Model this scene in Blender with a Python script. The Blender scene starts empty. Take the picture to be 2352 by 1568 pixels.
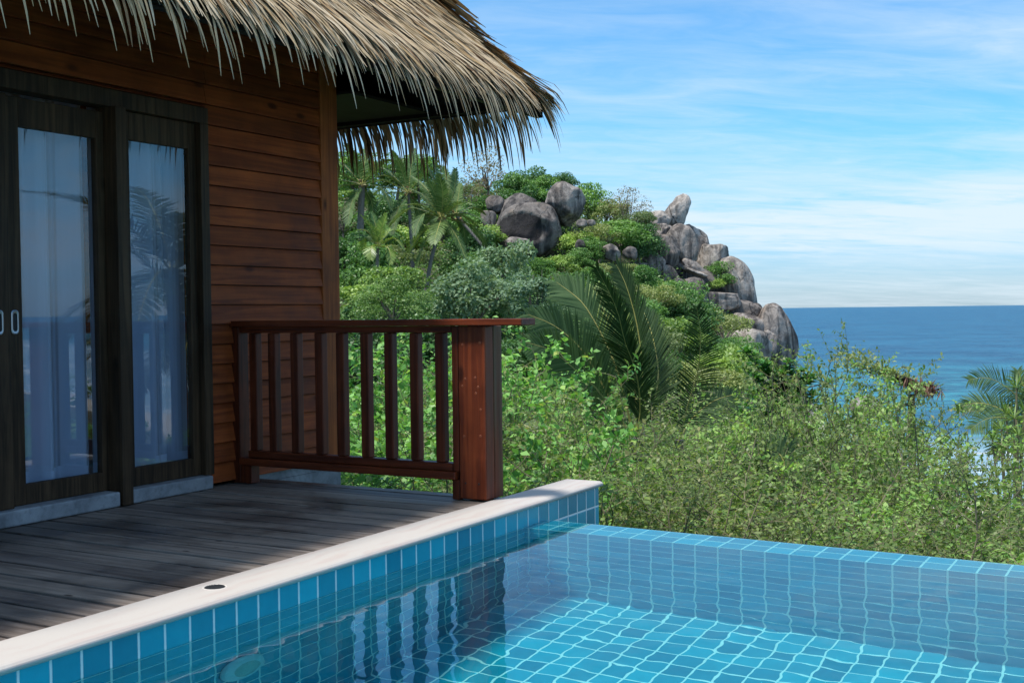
import bpy, math, random
import numpy as np
from mathutils import Vector, Matrix

random.seed(7); RNG = np.random.default_rng(7)
SC = bpy.context.scene
COL = SC.collection
R = math.radians
# ------------------------------------------------------------------ camera
# world: X along the facade (away), Y into the house, Z up, deck top at z = 0, camera above the pool
F = 2719.0
HZ = 0.97
_h = 714.0; _roll = 0.012; _v = 2715.0
dn = np.array([_roll, 1.0, -(_h - 784.0) / F]); dn /= np.linalg.norm(dn); UP = -dn
AX = np.array([(_v - 1176) / F, (_h - _roll * (_v - 1176) - 784) / F, 1.0])
AX -= AX.dot(UP) * UP; AX /= np.linalg.norm(AX)
AY = np.cross(UP, AX)
CAM = np.array([0, 0, HZ])
def ray(px, py):
    r = np.array([(px - 1176) / F, (py - 784) / F, 1.0])
    return np.array([r.dot(AX), r.dot(AY), r.dot(UP)])
FW = np.array([AX[2], AY[2]]); FW = FW / np.linalg.norm(FW)      # horizontal forward
RT = np.array([FW[1], -FW[0]])                                     # horizontal right
def at(px, py, w):
    """point seen at (px, py) of the 2352 px wide photo, w metres ahead"""
    r = ray(px, py); t = w / (r[0] * FW[0] + r[1] * FW[1])
    return CAM + t * r
def mpp(w): return w / F          # metres per photo pixel at distance w

cd = bpy.data.cameras.new('camera'); cam = bpy.data.objects.new('camera', cd); COL.objects.link(cam)
cd.lens = F / 2352 * 36; cd.sensor_width = 36; cd.clip_end = 60000; cd.clip_start = 0.05
M = Matrix.Identity(4)
for i, A in enumerate((AX, AY, UP)):
    M[i][0] = A[0]; M[i][1] = -A[1]; M[i][2] = -A[2]; M[i][3] = CAM[i]
cam.matrix_world = M
SC.camera = cam

# ------------------------------------------------------------------ node helper
class NT:
    def __init__(s, tree): s.t = tree; s.n = tree.nodes; s.l = tree.links
    def __call__(s, kind, **kw):
        nd = s.n.new(kind)
        ins = kw.pop('i', {})
        for k, v in kw.items(): setattr(nd, k, v)
        for k, v in ins.items(): s.set(nd.inputs[k], v)
        return nd
    def set(s, inp, v):
        if isinstance(v, bpy.types.NodeSocket): s.l.new(v, inp)
        elif isinstance(v, bpy.types.Node): s.l.new(v.outputs[0], inp)
        else:
            if isinstance(v, (tuple, list)) and len(v) == 3 and inp.type == 'RGBA': v = (*v, 1)
            inp.default_value = v
    def math(s, op, a, b=0.0, c=None, clamp=False):
        nd = s.n.new('ShaderNodeMath'); nd.operation = op; nd.use_clamp = clamp
        s.set(nd.inputs[0], a); s.set(nd.inputs[1], b)
        if c is not None: s.set(nd.inputs[2], c)
        return nd.outputs[0]
    def mix(s, f, a, b, blend='MIX'):
        nd = s.n.new('ShaderNodeMix'); nd.data_type = 'RGBA'; nd.blend_type = blend
        s.set(nd.inputs[0], f); s.set(nd.inputs[6], a); s.set(nd.inputs[7], b); return nd.outputs[2]
    def ramp(s, f, a, b, clamp=True):
        nd = s.n.new('ShaderNodeMapRange'); nd.interpolation_type = 'SMOOTHSTEP'
        s.set(nd.inputs[0], f); s.set(nd.inputs[1], a); s.set(nd.inputs[2], b); return nd.outputs[0]
    def noise(s, vec, scale, detail=4.0, rough=0.55, dist=0.0):
        nd = s.n.new('ShaderNodeTexNoise')
        s.set(nd.inputs['Vector'], vec); nd.inputs['Scale'].default_value = scale
        nd.inputs['Detail'].default_value = detail; nd.inputs['Roughness'].default_value = rough
        nd.inputs['Distortion'].default_value = dist
        return nd.outputs[0]
    def scalev(s, vec, sc):
        nd = s.n.new('ShaderNodeVectorMath'); nd.operation = 'MULTIPLY'
        s.set(nd.inputs[0], vec); s.set(nd.inputs[1], sc); return nd.outputs[0]
    def addv(s, a, b):
        nd = s.n.new('ShaderNodeVectorMath'); nd.operation = 'ADD'
        s.set(nd.inputs[0], a); s.set(nd.inputs[1], b); return nd.outputs[0]
    def xyz(s, vec):
        nd = s.n.new('ShaderNodeSeparateXYZ'); s.set(nd.inputs[0], vec); return nd.outputs
    def comb(s, x, y, z):
        nd = s.n.new('ShaderNodeCombineXYZ')
        s.set(nd.inputs[0], x); s.set(nd.inputs[1], y); s.set(nd.inputs[2], z); return nd.outputs[0]
    def bump(s, h, strength=0.3, dist=0.01):
        nd = s.n.new('ShaderNodeBump'); s.set(nd.inputs['Height'], h)
        nd.inputs['Strength'].default_value = strength; nd.inputs['Distance'].default_value = dist
        return nd.outputs[0]
    def pos(s): return s.n.new('ShaderNodeNewGeometry').outputs['Position']
    def objco(s): return s.n.new('ShaderNodeTexCoord').outputs['Object']
    def attr(s, name):
        nd = s.n.new('ShaderNodeAttribute'); nd.attribute_name = name; return nd.outputs['Fac']
    def white(s, v):
        nd = s.n.new('ShaderNodeTexWhiteNoise'); nd.noise_dimensions = '1D'; s.set(nd.inputs['W'], v); return nd.outputs[0]

def material(name):
    m = bpy.data.materials.new(name); m.use_nodes = True
    g = NT(m.node_tree); b = g.n['Principled BSDF']
    return m, g, b

def mat_plain(name, col, rough=0.5, metal=0.0, spec=0.5, vary=0.15, scale=30):
    m, g, b = material(name)
    n = g.noise(g.objco(), scale)
    c2 = tuple(max(0, x * (1 - vary)) for x in col); c1 = tuple(x * (1 + vary) for x in col)
    g.set(b.inputs['Base Color'], g.mix(n, c2, c1))
    b.inputs['Roughness'].default_value = rough; b.inputs['Metallic'].default_value = metal
    b.inputs['Specular IOR Level'].default_value = spec
    return m

def mat_wood(name, dark, light, axis, board=None, board_axis=2, phase=0.0, rough=0.5, fine=60., knots=True, spec=0.4, grey=None):
    """long grain along axis; optional tone change from board to board"""
    m, g, b = material(name)
    p = g.pos()
    sc = [fine, fine, fine]; sc[axis] = fine * 0.045
    pv = g.scalev(p, tuple(sc))
    tone = None
    if board:
        comp = g.xyz(p)[board_axis]
        idx = g.math('FLOOR', g.math('DIVIDE', g.math('SUBTRACT', comp, phase), board))
        tone = g.white(idx)
        pv = g.addv(pv, g.comb(g.math('MULTIPLY', tone, 37.0), g.math('MULTIPLY', tone, 91.0), 0.0))
    n1 = g.noise(pv, 0.35, 5, 0.6, 1.2)
    n2 = g.noise(g.scalev(p, (1, 1, 1)), 3.5, 4, 0.6)
    f = g.ramp(n1, 0.3, 0.72)
    c = g.mix(f, dark, light)
    if tone is not None:
        c = g.mix(1.0, c, g.mix(tone, (0.80, 0.80, 0.80), (1.14, 1.12, 1.10)), 'MULTIPLY')
    c = g.mix(1.0, c, g.mix(g.ramp(n2, 0.3, 0.7), (0.72, 0.70, 0.70), (1.15, 1.12, 1.1)), 'MULTIPLY')
    if knots:
        vo = g.n.new('ShaderNodeTexVoronoi'); sk = [5.0, 5.0, 5.0]; sk[axis] = 2.2
        g.set(vo.inputs['Vector'], g.scalev(p, tuple(sk))); vo.inputs['Scale'].default_value = 1.0
        k = g.ramp(vo.outputs['Distance'], 0.05, 0.14)
        c = g.mix(k, tuple(x * 0.45 for x in dark), c)
    if grey is not None:
        c = g.mix(g.math('MULTIPLY', g.ramp(g.noise(pv, 0.12, 3), 0.42, 0.62), 0.8), c, grey)
    g.set(b.inputs['Base Color'], c)
    g.set(b.inputs['Roughness'], g.math('ADD', rough - 0.1, g.math('MULTIPLY', n2, 0.25)))
    b.inputs['Specular IOR Level'].default_value = spec
    g.set(b.inputs['Normal'], g.bump(n1, 0.25, 0.004))
    return m

# ------------------------------------------------------------------ object helpers
def thing(name, label, cat, loc=(0, 0, 0), group=None):
    o = bpy.data.objects.new(name, None); COL.objects.link(o); o.location = loc
    o.empty_display_size = 0.2
    o['label'] = label; o['category'] = cat
    if group: o['group'] = group
    return o

def link(name, me, mats, parent=None, label=None, cat=None, group=None, kind=None, loc=None):
    o = bpy.data.objects.new(name, me); COL.objects.link(o)
    if mats is not None:
        for m in (mats if isinstance(mats, (list, tuple)) else [mats]):
            if m.name not in [x.name for x in me.materials if x]: me.materials.append(m)
    if parent is not None: o.parent = parent
    if label: o['label'] = label
    if cat: o['category'] = cat
    if group: o['group'] = group
    if kind: o['kind'] = kind
    if loc is not None: o.location = loc
    return o

def wloc(o):
    v = Vector((0, 0, 0))
    while o is not None: v = v + o.location; o = o.parent
    return np.array(v)

def np_mesh(name, V, Fc, rnd=None, smooth=False, uv=None):
    V = np.ascontiguousarray(V, dtype=np.float32); Fc = np.ascontiguousarray(Fc, dtype=np.int32)
    me = bpy.data.meshes.new(name)
    k = Fc.shape[1]
    me.vertices.add(len(V)); me.vertices.foreach_set('co', V.ravel())
    me.loops.add(Fc.size); me.loops.foreach_set('vertex_index', Fc.ravel())
    me.polygons.add(len(Fc)); me.polygons.foreach_set('loop_start', np.arange(len(Fc), dtype=np.int32) * k)
    if smooth: me.polygons.foreach_set('use_smooth', np.ones(len(Fc), dtype=bool))
    me.update(calc_edges=True)
    if rnd is not None:
        a = me.attributes.new('rnd', 'FLOAT', 'POINT'); a.data.foreach_set('value', np.ascontiguousarray(rnd, dtype=np.float32))
    return me

class MB:
    """collects boxes, tubes and polygons in world coordinates; build() links them as one mesh"""
    def __init__(s): s.v = []; s.f = []; s.uv = []
    def box(s, x0, x1, y0, y1, z0, z1, rz=0.0, c=None):
        b = len(s.v)
        P = [(x0, y0, z0), (x1, y0, z0), (x1, y1, z0), (x0, y1, z0), (x0, y0, z1), (x1, y0, z1), (x1, y1, z1), (x0, y1, z1)]
        s.v += P
        s.f += [tuple(b + i for i in q) for q in ((0, 3, 2, 1), (4, 5, 6, 7), (0, 1, 5, 4), (1, 2, 6, 5), (2, 3, 7, 6), (3, 0, 4, 7))]
        return s
    def poly(s, pts, uv=None):
        b = len(s.v); s.v += [tuple(p) for p in pts]; s.f.append(tuple(range(b, b + len(pts))))
        if uv: s.uv += list(uv)
        return s
    def prism(s, prof, axis, a0, a1):
        """profile of (u, v) pairs extruded along axis (0 = x, 1 = y)"""
        b = len(s.v); n = len(prof)
        for a in (a0, a1):
            for u, v in prof: s.v.append((a, u, v) if axis == 0 else (u, a, v))
        for i in range(n): s.f.append((b + i, b + (i + 1) % n, b + n + (i + 1) % n, b + n + i))
        s.f.append(tuple(b + i for i in range(n))[::-1]); s.f.append(tuple(b + n + i for i in range(n)))
        return s
    def tube(s, pts, rad, n=6, cap=True):
        pts = [Vector(p) for p in pts]
        if not hasattr(rad, '__len__'): rad = [rad] * len(pts)
        b = len(s.v); d = (pts[-1] - pts[0]).normalized()
        ref = Vector((1, 0, 0)) if abs(d.x) < 0.8 else Vector((0, 1, 0))
        for i, p in enumerate(pts):
            t = (pts[min(i + 1, len(pts) - 1)] - pts[max(i - 1, 0)])
            t = t.normalized() if t.length > 1e-9 else d
            u = t.cross(ref).normalized(); w = t.cross(u)
            for k in range(n):
                a = 2 * math.pi * k / n
                s.v.append(tuple(p + (u * math.cos(a) + w * math.sin(a)) * rad[i]))
        for i in range(len(pts) - 1):
            for k in range(n):
                s.f.append((b + i * n + k, b + i * n + (k + 1) % n, b + (i + 1) * n + (k + 1) % n, b + (i + 1) * n + k))
        if cap:
            s.f.append(tuple(b + k for k in range(n))); s.f.append(tuple(b + (len(pts) - 1) * n + k for k in range(n))[::-1])
        return s
    def lathe(s, prof, centre, n=24, axis='z'):
        b = len(s.v); c = Vector(centre)
        for r, h in prof:
            for k in range(n):
                a = 2 * math.pi * k / n
                q = (r * math.cos(a), r * math.sin(a), h)
                if axis == 'y': q = (q[0], h, q[1])
                if axis == 'x': q = (h, q[0], q[1])
                s.v.append(tuple(c + Vector(q)))
        for i in range(len(prof) - 1):
            for k in range(n):
                s.f.append((b + i * n + k, b + i * n + (k + 1) % n, b + (i + 1) * n + (k + 1) % n, b + (i + 1) * n + k))
        s.f.append(tuple(b + k for k in range(n))); s.f.append(tuple(b + (len(prof) - 1) * n + k for k in range(n))[::-1])
        return s
    def mesh(s, name, off=(0, 0, 0), smooth=False):
        me = bpy.data.meshes.new(name)
        off = np.array(off); me.from_pydata([tuple(np.array(p) - off) for p in s.v], [], s.f)
        if smooth:
            for p in me.polygons: p.use_smooth = True
        if s.uv:
            ul = me.uv_layers.new(name='uv')
            for i, u in enumerate(s.uv): ul.data[i].uv = u
        me.update()
        return me
    def build(s, name, mats, parent=None, bevel=0.0, smooth=False, fix=True, **kw):
        off = wloc(parent) if parent is not None else np.zeros(3)
        me = s.mesh(name, off, smooth)
        if fix:
            import bmesh
            bm = bmesh.new(); bm.from_mesh(me); bmesh.ops.recalc_face_normals(bm, faces=bm.faces); bm.to_mesh(me); bm.free()
        o = link(name, me, mats, parent, **kw)
        if bevel:
            md = o.modifiers.new('bevel', 'BEVEL'); md.width = bevel; md.segments = 2; md.limit_method = 'ANGLE'
        return o

# ------------------------------------------------------------------ world, sun, render
SUN_EL, SUN_DIR = R(66), RT * -0.84 + FW * -0.42
SUN_AZ = math.atan2(SUN_DIR[0], SUN_DIR[1])          # clockwise from +Y
def make_world():
    w = bpy.data.worlds.new('World'); SC.world = w; w.use_nodes = True
    g = NT(w.node_tree); bg = g.n['Background']
    sky = g('ShaderNodeTexSky'); sky.sky_type = 'NISHITA'; sky.sun_disc = False
    sky.sun_elevation = SUN_EL; sky.sun_rotation = SUN_AZ
    sky.air_density = 1.0; sky.dust_density = 0.4; sky.ozone_density = 2.5; sky.altitude = 20
    co = g('ShaderNodeTexCoord').outputs['Generated']
    x, y, z = g.xyz(co)
    za = g.math('MAXIMUM', z, 0.0)
    inv = g.math('DIVIDE', 1.0, g.math('ADD', za, 0.10))
    # streaky cirrus laid out on a high flat layer
    uu = g.math('MULTIPLY', g.math('ADD', g.math('MULTIPLY', x, float(RT[0])), g.math('MULTIPLY', y, float(RT[1]))), inv)
    vv = g.math('MULTIPLY', g.math('ADD', g.math('MULTIPLY', x, float(FW[0])), g.math('MULTIPLY', y, float(FW[1]))), inv)
    v2 = g.comb(g.math('ADD', g.math('MULTIPLY', uu, 0.55), g.math('MULTIPLY', vv, 0.12)), g.math('SUBTRACT', g.math('MULTIPLY', vv, 1.25), g.math('MULTIPLY', uu, 0.22)), 3.7)
    n1 = g.noise(v2, 1.15, 8, 0.6, 0.5)
    n2 = g.noise(v2, 4.5, 6, 0.62, 0.9)
    n3 = g.noise(v2, 0.38, 3, 0.5, 0.2)
    cl = g.math('ADD', g.math('MULTIPLY', n1, 0.50), g.math('ADD', g.math('MULTIPLY', n2, 0.32), g.math('MULTIPLY', n3, 0.42)))
    m1 = g.ramp(cl, 0.45, 0.90)
    # long pale bank over the sea
    band = g.math('MULTIPLY', g.ramp(z, 0.030, 0.050), g.math('SUBTRACT', 1.0, g.ramp(z, 0.072, 0.112)))
    band = g.math('MULTIPLY', band, g.ramp(g.math('ADD', n1, g.math('MULTIPLY', n2, 0.35)), 0.42, 0.72))
    right = g.ramp(uu, -1.2, 2.2)
    fac = g.math('ADD', g.math('MULTIPLY', m1, g.math('ADD', 0.62, g.math('MULTIPLY', right, 0.28))), g.math('MULTIPLY', band, 0.62), clamp=True)
    fac = g.math('MULTIPLY', fac, 0.88)
    fac = g.math('MULTIPLY', fac, g.math('SUBTRACT', 1.0, g.math('MULTIPLY', g.ramp(z, 0.19, 0.34), 0.75)))   # clearer blue above the cirrus
    fac = g.math('MAXIMUM', fac, g.math('MULTIPLY', g.ramp(z, 0.50, 0.80), g.math('ADD', 0.50, g.math('MULTIPLY', n2, 0.4))), clamp=True)   # thin veil overhead
    skyc = g.mix(1.0, sky.outputs[0], g.mix(g.ramp(z, 0.0, 0.16), (0.47, 0.66, 0.98), (0.46, 0.92, 1.16)), 'MULTIPLY')
    cloud = g('ShaderNodeRGB'); cloud.outputs[0].default_value = (4.7, 5.45, 6.0, 1)
    c = g.mix(fac, skyc, cloud.outputs[0])
    g.set(bg.inputs['Color'], c)
    bg.inputs['Strength'].default_value = 0.105
make_world()
sd = bpy.data.lights.new('sun', 'SUN'); sd.energy = 3.5; sd.angle = R(7); sd.color = (1.0, 0.955, 0.88)
sd.cycles.is_caustics_light = True
sun = bpy.data.objects.new('sun', sd); COL.objects.link(sun)
_d = Vector((SUN_DIR[0] * math.cos(SUN_EL), SUN_DIR[1] * math.cos(SUN_EL), math.sin(SUN_EL))).normalized()
sun.rotation_euler = _d.to_track_quat('Z', 'Y').to_euler(); sun.location = (0, -20, 60)
SC.view_settings.view_transform = 'Standard'; SC.view_settings.look = 'None'
SC.view_settings.exposure = 0.70; SC.view_settings.gamma = 1.0
cy = SC.cycles
cy.max_bounces = 8; cy.diffuse_bounces = 3; cy.glossy_bounces = 4; cy.transmission_bounces = 6; cy.transparent_max_bounces = 12
cy.caustics_refractive = True; cy.caustics_reflective = False; cy.sample_clamp_indirect = 0; cy.blur_glossy = 0.3
cy.use_denoising = True

# ------------------------------------------------------------------ materials
CLAD = mat_wood('cladding_wood', (0.185, 0.038, 0.009), (0.37, 0.086, 0.019), 0, 0.112, 2, 0.02, rough=0.6, spec=0.2)
CORNER = mat_wood('corner_post_wood', (0.22, 0.055, 0.014), (0.42, 0.118, 0.028), 2, rough=0.6, spec=0.2)
RAILW = mat_wood('varnished_red_wood', (0.045, 0.009, 0.003), (0.150, 0.030, 0.009), 2, rough=0.45, spec=0.25, knots=False)
RAILH = mat_wood('varnished_rail_wood', (0.060, 0.011, 0.004), (0.200, 0.040, 0.011), 1, rough=0.42, spec=0.28, knots=False)
POSTW = mat_wood('post_wood', (0.060, 0.010, 0.004), (0.165, 0.030, 0.009), 2, rough=0.5, spec=0.2, grey=(0.135, 0.085, 0.045))
POSTF = mat_wood('varnished_post_wood', (0.095, 0.018, 0.006), (0.210, 0.044, 0.012), 2, rough=0.45, spec=0.28)
FRAMEW = mat_wood('dark_frame_wood', (0.024, 0.014, 0.007), (0.080, 0.047, 0.024), 2, spec=0.2, rough=0.6, fine=80)
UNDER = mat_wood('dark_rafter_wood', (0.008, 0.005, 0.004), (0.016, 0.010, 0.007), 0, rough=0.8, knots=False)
CHROME = mat_plain('satin_steel', (0.34, 0.35, 0.37), 0.32, 1.0, vary=0.08)
BLACK = mat_plain('dark_recess', (0.01, 0.01, 0.01), 0.7)

def mat_deck():
    m, g, b = material('weathered_deck_boards')
    p = g.pos(); x, y, z = g.xyz(p)
    idx = g.math('FLOOR', g.math('DIVIDE', g.math('SUBTRACT', x, 2.492), 0.145))
    t = g.white(idx)
    pv = g.addv(g.scalev(p, (60, 2.2, 60)), g.comb(g.math('MULTIPLY', t, 53.0), g.math('MULTIPLY', t, 11.0), 0))
    n1 = g.noise(pv, 0.6, 6, 0.65, 0.8)
    n2 = g.noise(g.scalev(p, (1.0, 0.8, 1.0)), 1.5, 4, 0.6, 0.4)
    n3 = g.noise(g.scalev(p, (22.0, 1.6, 1.0)), 2.0, 6, 0.75, 0.8)
    dry = g.mix(g.ramp(n1, 0.28, 0.75), (0.108, 0.082, 0.066), (0.335, 0.280, 0.238))
    dry = g.mix(1.0, dry, g.mix(t, (0.75, 0.72, 0.72), (1.15, 1.12, 1.08)), 'MULTIPLY')
    # damp, worn-dark patches
    wet = g.ramp(g.math('ADD', n2, g.math('MULTIPLY', n3, 0.35)), 0.60, 0.84)
    wet = g.math('MULTIPLY', wet, 0.80)
    c = g.mix(wet, dry, (0.036, 0.028, 0.024))
    vo = g.n.new('ShaderNodeTexVoronoi'); g.set(vo.inputs['Vector'], g.scalev(p, (9, 3.2, 1))); vo.inputs['Scale'].default_value = 1.0
    c = g.mix(g.ramp(vo.outputs['Distance'], 0.035, 0.10), (0.04, 0.022, 0.015), c)
    g.set(b.inputs['Base Color'], c)
    g.set(b.inputs['Roughness'], g.math('SUBTRACT', 0.62, g.math('MULTIPLY', wet, 0.30)))
    b.inputs['Specular IOR Level'].default_value = 0.4
    g.set(b.inputs['Normal'], g.bump(g.math('ADD', n1, g.math('MULTIPLY', n3, 0.6)), 0.4, 0.004))
    return m
DECK = mat_deck()

def mat_coping():
    m, g, b = material('pink_veined_sandstone')
    p = g.pos()
    q = g.scalev(p, (1.0, 3.0, 3.0))
    wv = g.n.new('ShaderNodeTexWave'); wv.wave_type = 'BANDS'; wv.bands_direction = 'Y'
    g.set(wv.inputs['Vector'], g.scalev(p, (0.7, 1.3, 1.0))); wv.inputs['Scale'].default_value = 3.2
    wv.inputs['Distortion'].default_value = 7.0; wv.inputs['Detail'].default_value = 4; wv.inputs['Detail Scale'].default_value = 1.2
    n = g.noise(q, 2.2, 4); n2 = g.noise(p, 60, 4)
    c = g.mix(g.math('MULTIPLY', g.ramp(wv.outputs[0], 0.35, 0.95), g.ramp(n, 0.35, 0.62)), (0.455, 0.420, 0.388), (0.435, 0.375, 0.345))
    c = g.mix(g.math('MULTIPLY', g.ramp(n2, 0.62, 0.74), 0.5), c, (0.42, 0.36, 0.31))
    c = g.mix(g.math('MULTIPLY', g.ramp(g.noise(p, 1.7, 5, 0.65), 0.5, 0.75), 0.35), c, (0.45, 0.41, 0.37))
    g.set(b.inputs['Base Color'], c); b.inputs['Roughness'].default_value = 0.6
    g.set(b.inputs['Normal'], g.bump(n2, 0.15, 0.002))
    return m
COPING = mat_coping()

def mat_tile(name, c_dark, c_light, grout=(0.60, 0.66, 0.66), gw=0.045):
    m, g, b = material(name)
    uv = g('ShaderNodeUVMap').outputs[0]
    u, v, _ = g.xyz(uv)
    du = g.math('ABSOLUTE', g.math('SUBTRACT', g.math('FRACT', u), 0.5)); dv = g.math('ABSOLUTE', g.math('SUBTRACT', g.math('FRACT', v), 0.5))
    e = g.math('MAXIMUM', du, dv)
    wob = g.math('MULTIPLY', g.math('SUBTRACT', g.noise(uv, 6.0, 3), 0.5), 0.02)
    k = g.ramp(g.math('ADD', e, wob), 0.5 - gw, 0.5 - gw * 0.55)
    cell = g('ShaderNodeTexWhiteNoise'); cell.noise_dimensions = '2D'
    g.set(cell.inputs['Vector'], g.comb(g.math('FLOOR', u), g.math('FLOOR', v), 0))
    n = g.noise(uv, 2.2, 4, 0.6)
    c = g.mix(g.math('ADD', g.math('MULTIPLY', cell.outputs[0], 0.65), g.math('MULTIPLY', n, 0.35)), c_dark, c_light)
    gr = g.mix(g.noise(uv, 3.1, 3), tuple(x * 0.8 for x in grout), grout)
    g.set(b.inputs['Base Color'], g.mix(k, c, gr))
    g.set(b.inputs['Roughness'], g.math('ADD', 0.16, g.math('MULTIPLY', k, 0.5)))
    h = g.math('SUBTRACT', 1.0, g.ramp(g.math('ADD', e, wob), 0.5 - gw * 1.6, 0.5 - gw * 0.5))
    g.set(b.inputs['Normal'], g.bump(h, 0.5, 0.003))
    return m
TILE = mat_tile('teal_glazed_tile', (0.002, 0.175, 0.270), (0.008, 0.420, 0.560), (0.82, 0.88, 0.87), 0.052)

def mat_concrete():
    m, g, b = material('bare_concrete')
    p = g.pos(); n = g.noise(p, 3.0, 6, 0.65, 0.5); n2 = g.noise(p, 25, 5, 0.7)
    c = g.mix(g.ramp(n, 0.3, 0.7), (0.13, 0.14, 0.155), (0.33, 0.35, 0.37))
    c = g.mix(g.math('MULTIPLY', g.ramp(n2, 0.5, 0.7), 0.4), c, (0.09, 0.09, 0.09))
    g.set(b.inputs['Base Color'], c); b.inputs['Roughness'].default_value = 0.75
    g.set(b.inputs['Normal'], g.bump(n2, 0.3, 0.004)); return m
CONC = mat_concrete()

def mat_glass():
    m = bpy.data.materials.new('window_glass'); m.use_nodes = True
    g = NT(m.node_tree); g.n.remove(g.n['Principled BSDF']); out = g.n['Material Output']
    tr = g('ShaderNodeBsdfTransparent'); tr.inputs[0].default_value = (0.92, 0.95, 0.97, 1)
    gl = g('ShaderNodeBsdfGlossy'); gl.inputs['Roughness'].default_value = 0.0; gl.inputs['Color'].default_value = (0.85, 0.92, 1.0, 1)
    ge = g('ShaderNodeNewGeometry'); dt = g('ShaderNodeVectorMath'); dt.operation = 'DOT_PRODUCT'
    g.set(dt.inputs[0], ge.outputs['Incoming']); g.set(dt.inputs[1], ge.outputs['Normal'])
    cs = g.math('ABSOLUTE', dt.outputs['Value'])
    fr = g.math('ADD', 0.10, g.math('MULTIPLY', 0.90, g.math('POWER', g.math('SUBTRACT', 1.0, cs), 5.0)))
    fr = g.math('MULTIPLY', fr, g.math('SUBTRACT', 1.0, ge.outputs['Backfacing']))
    mx = g('ShaderNodeMixShader'); g.set(mx.inputs[0], fr); g.set(mx.inputs[1], tr.outputs[0]); g.set(mx.inputs[2], gl.outputs[0])
    g.set(out.inputs[0], mx.outputs[0]); return m
GLASS = mat_glass()

def mat_water():
    m, g, b = material('clear_pool_water')
    b.inputs['Base Color'].default_value = (0.30, 0.96, 1.0, 1)
    b.inputs['Transmission Weight'].default_value = 1.0; b.inputs['Roughness'].default_value = 0.0; b.inputs['IOR'].default_value = 1.333
    return m
WATER = mat_water()

def mat_leaf(name, dark, light, tip=None, trans=0.30, rough=0.45, objvar=0.35, spec=0.35):
    m = bpy.data.materials.new(name); m.use_nodes = True
    g = NT(m.node_tree); b = g.n['Principled BSDF']; out = g.n['Material Output']
    r = g.attr('rnd')
    c = g.mix(r, dark, light)
    if tip is not None: c = g.mix(g.ramp(r, 0.86, 0.99), c, tip)
    oi = g('ShaderNodeObjectInfo').outputs['Random']
    c = g.mix(oi, g.mix(1.0, c, (1 - objvar, 1 - objvar * 0.8, 1 - objvar * 0.6), 'MULTIPLY'), g.mix(1.0, c, (1 + objvar * 0.6, 1 + objvar * 0.4, 1 + objvar * 0.1), 'MULTIPLY'))
    g.set(b.inputs['Base Color'], c); b.inputs['Roughness'].default_value = rough; b.inputs['Specular IOR Level'].default_value = spec
    t = g('ShaderNodeBsdfTranslucent'); g.set(t.inputs[0], g.mix(1.0, c, (1.25, 1.35, 0.7), 'MULTIPLY'))
    mx = g('ShaderNodeMixShader'); mx.inputs[0].default_value = trans
    g.set(mx.inputs[1], b.outputs[0]); g.set(mx.inputs[2], t.outputs[0]); g.set(out.inputs[0], mx.outputs[0])
    return m
L_DARK = mat_leaf('dark_green_leaves', (0.044, 0.110, 0.035), (0.154, 0.298, 0.088))
L_MID = mat_leaf('mid_green_leaves', (0.066, 0.163, 0.039), (0.232, 0.417, 0.100))
L_YEL = mat_leaf('yellow_green_leaves', (0.110, 0.210, 0.044), (0.351, 0.495, 0.122))
L_SILVER = mat_leaf('silvery_green_leaves', (0.093, 0.171, 0.088), (0.311, 0.425, 0.259), spec=0.2, rough=0.55)
L_OLIVE = mat_leaf('olive_leaves', (0.110, 0.163, 0.049), (0.329, 0.383, 0.144))
L_DRY = mat_leaf('dry_brownish_leaves', (0.165, 0.128, 0.068), (0.345, 0.285, 0.158), tip=(0.35, 0.22, 0.06))
L_SHRUB = mat_leaf('small_light_green_leaves', (0.172, 0.334, 0.078), (0.391, 0.573, 0.160), tip=(0.26, 0.30, 0.12), trans=0.38, objvar=0.22)
L_SHRUB2 = mat_leaf('glossy_bright_green_leaves', (0.081, 0.229, 0.050), (0.298, 0.572, 0.149), tip=(0.36, 0.44, 0.12), trans=0.35, spec=0.35, rough=0.45, objvar=0.2)
L_SHRUB3 = mat_leaf('olive_small_leaves', (0.116, 0.186, 0.053), (0.235, 0.310, 0.106), tip=(0.30, 0.30, 0.13), trans=0.38, objvar=0.22)
L_SHRUB4 = mat_leaf('fresh_small_leaves', (0.115, 0.207, 0.054), (0.266, 0.352, 0.105), tip=(0.28, 0.33, 0.12), trans=0.38, objvar=0.22)
L_BROAD = mat_leaf('broad_dark_leaves', (0.032, 0.118, 0.027), (0.090, 0.265, 0.054), trans=0.25, spec=0.5, rough=0.35)
L_PALM = mat_leaf('palm_leaflets', (0.057, 0.114, 0.031), (0.169, 0.250, 0.089), trans=0.25, spec=0.3, rough=0.45, objvar=0.3)
L_PALMD = mat_leaf('deep_green_palm_leaflets', (0.017, 0.044, 0.013), (0.060, 0.103, 0.036), trans=0.22, spec=0.3, rough=0.45, objvar=0.15)
L_PALMY = mat_leaf('young_palm_leaflets', (0.112, 0.195, 0.038), (0.285, 0.375, 0.090), trans=0.3, spec=0.5, rough=0.4, objvar=0.15)
L_DEAD = mat_leaf('dead_palm_leaflets', (0.16, 0.12, 0.085), (0.32, 0.26, 0.20), trans=0.15, objvar=0.2)
L_GRASS = mat_leaf('scrub_leaves', (0.060, 0.133, 0.037), (0.229, 0.377, 0.104), tip=(0.20, 0.20, 0.08))
BARK = mat_plain('grey_bark', (0.17, 0.14, 0.115), 0.85, vary=0.4, scale=8)
TWIG = mat_plain('brown_twig_bark', (0.145, 0.13, 0.075), 0.8, vary=0.4, scale=20)
PALMT = mat_plain('palm_trunk_bark', (0.20, 0.17, 0.15), 0.85, vary=0.45, scale=5)
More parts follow.
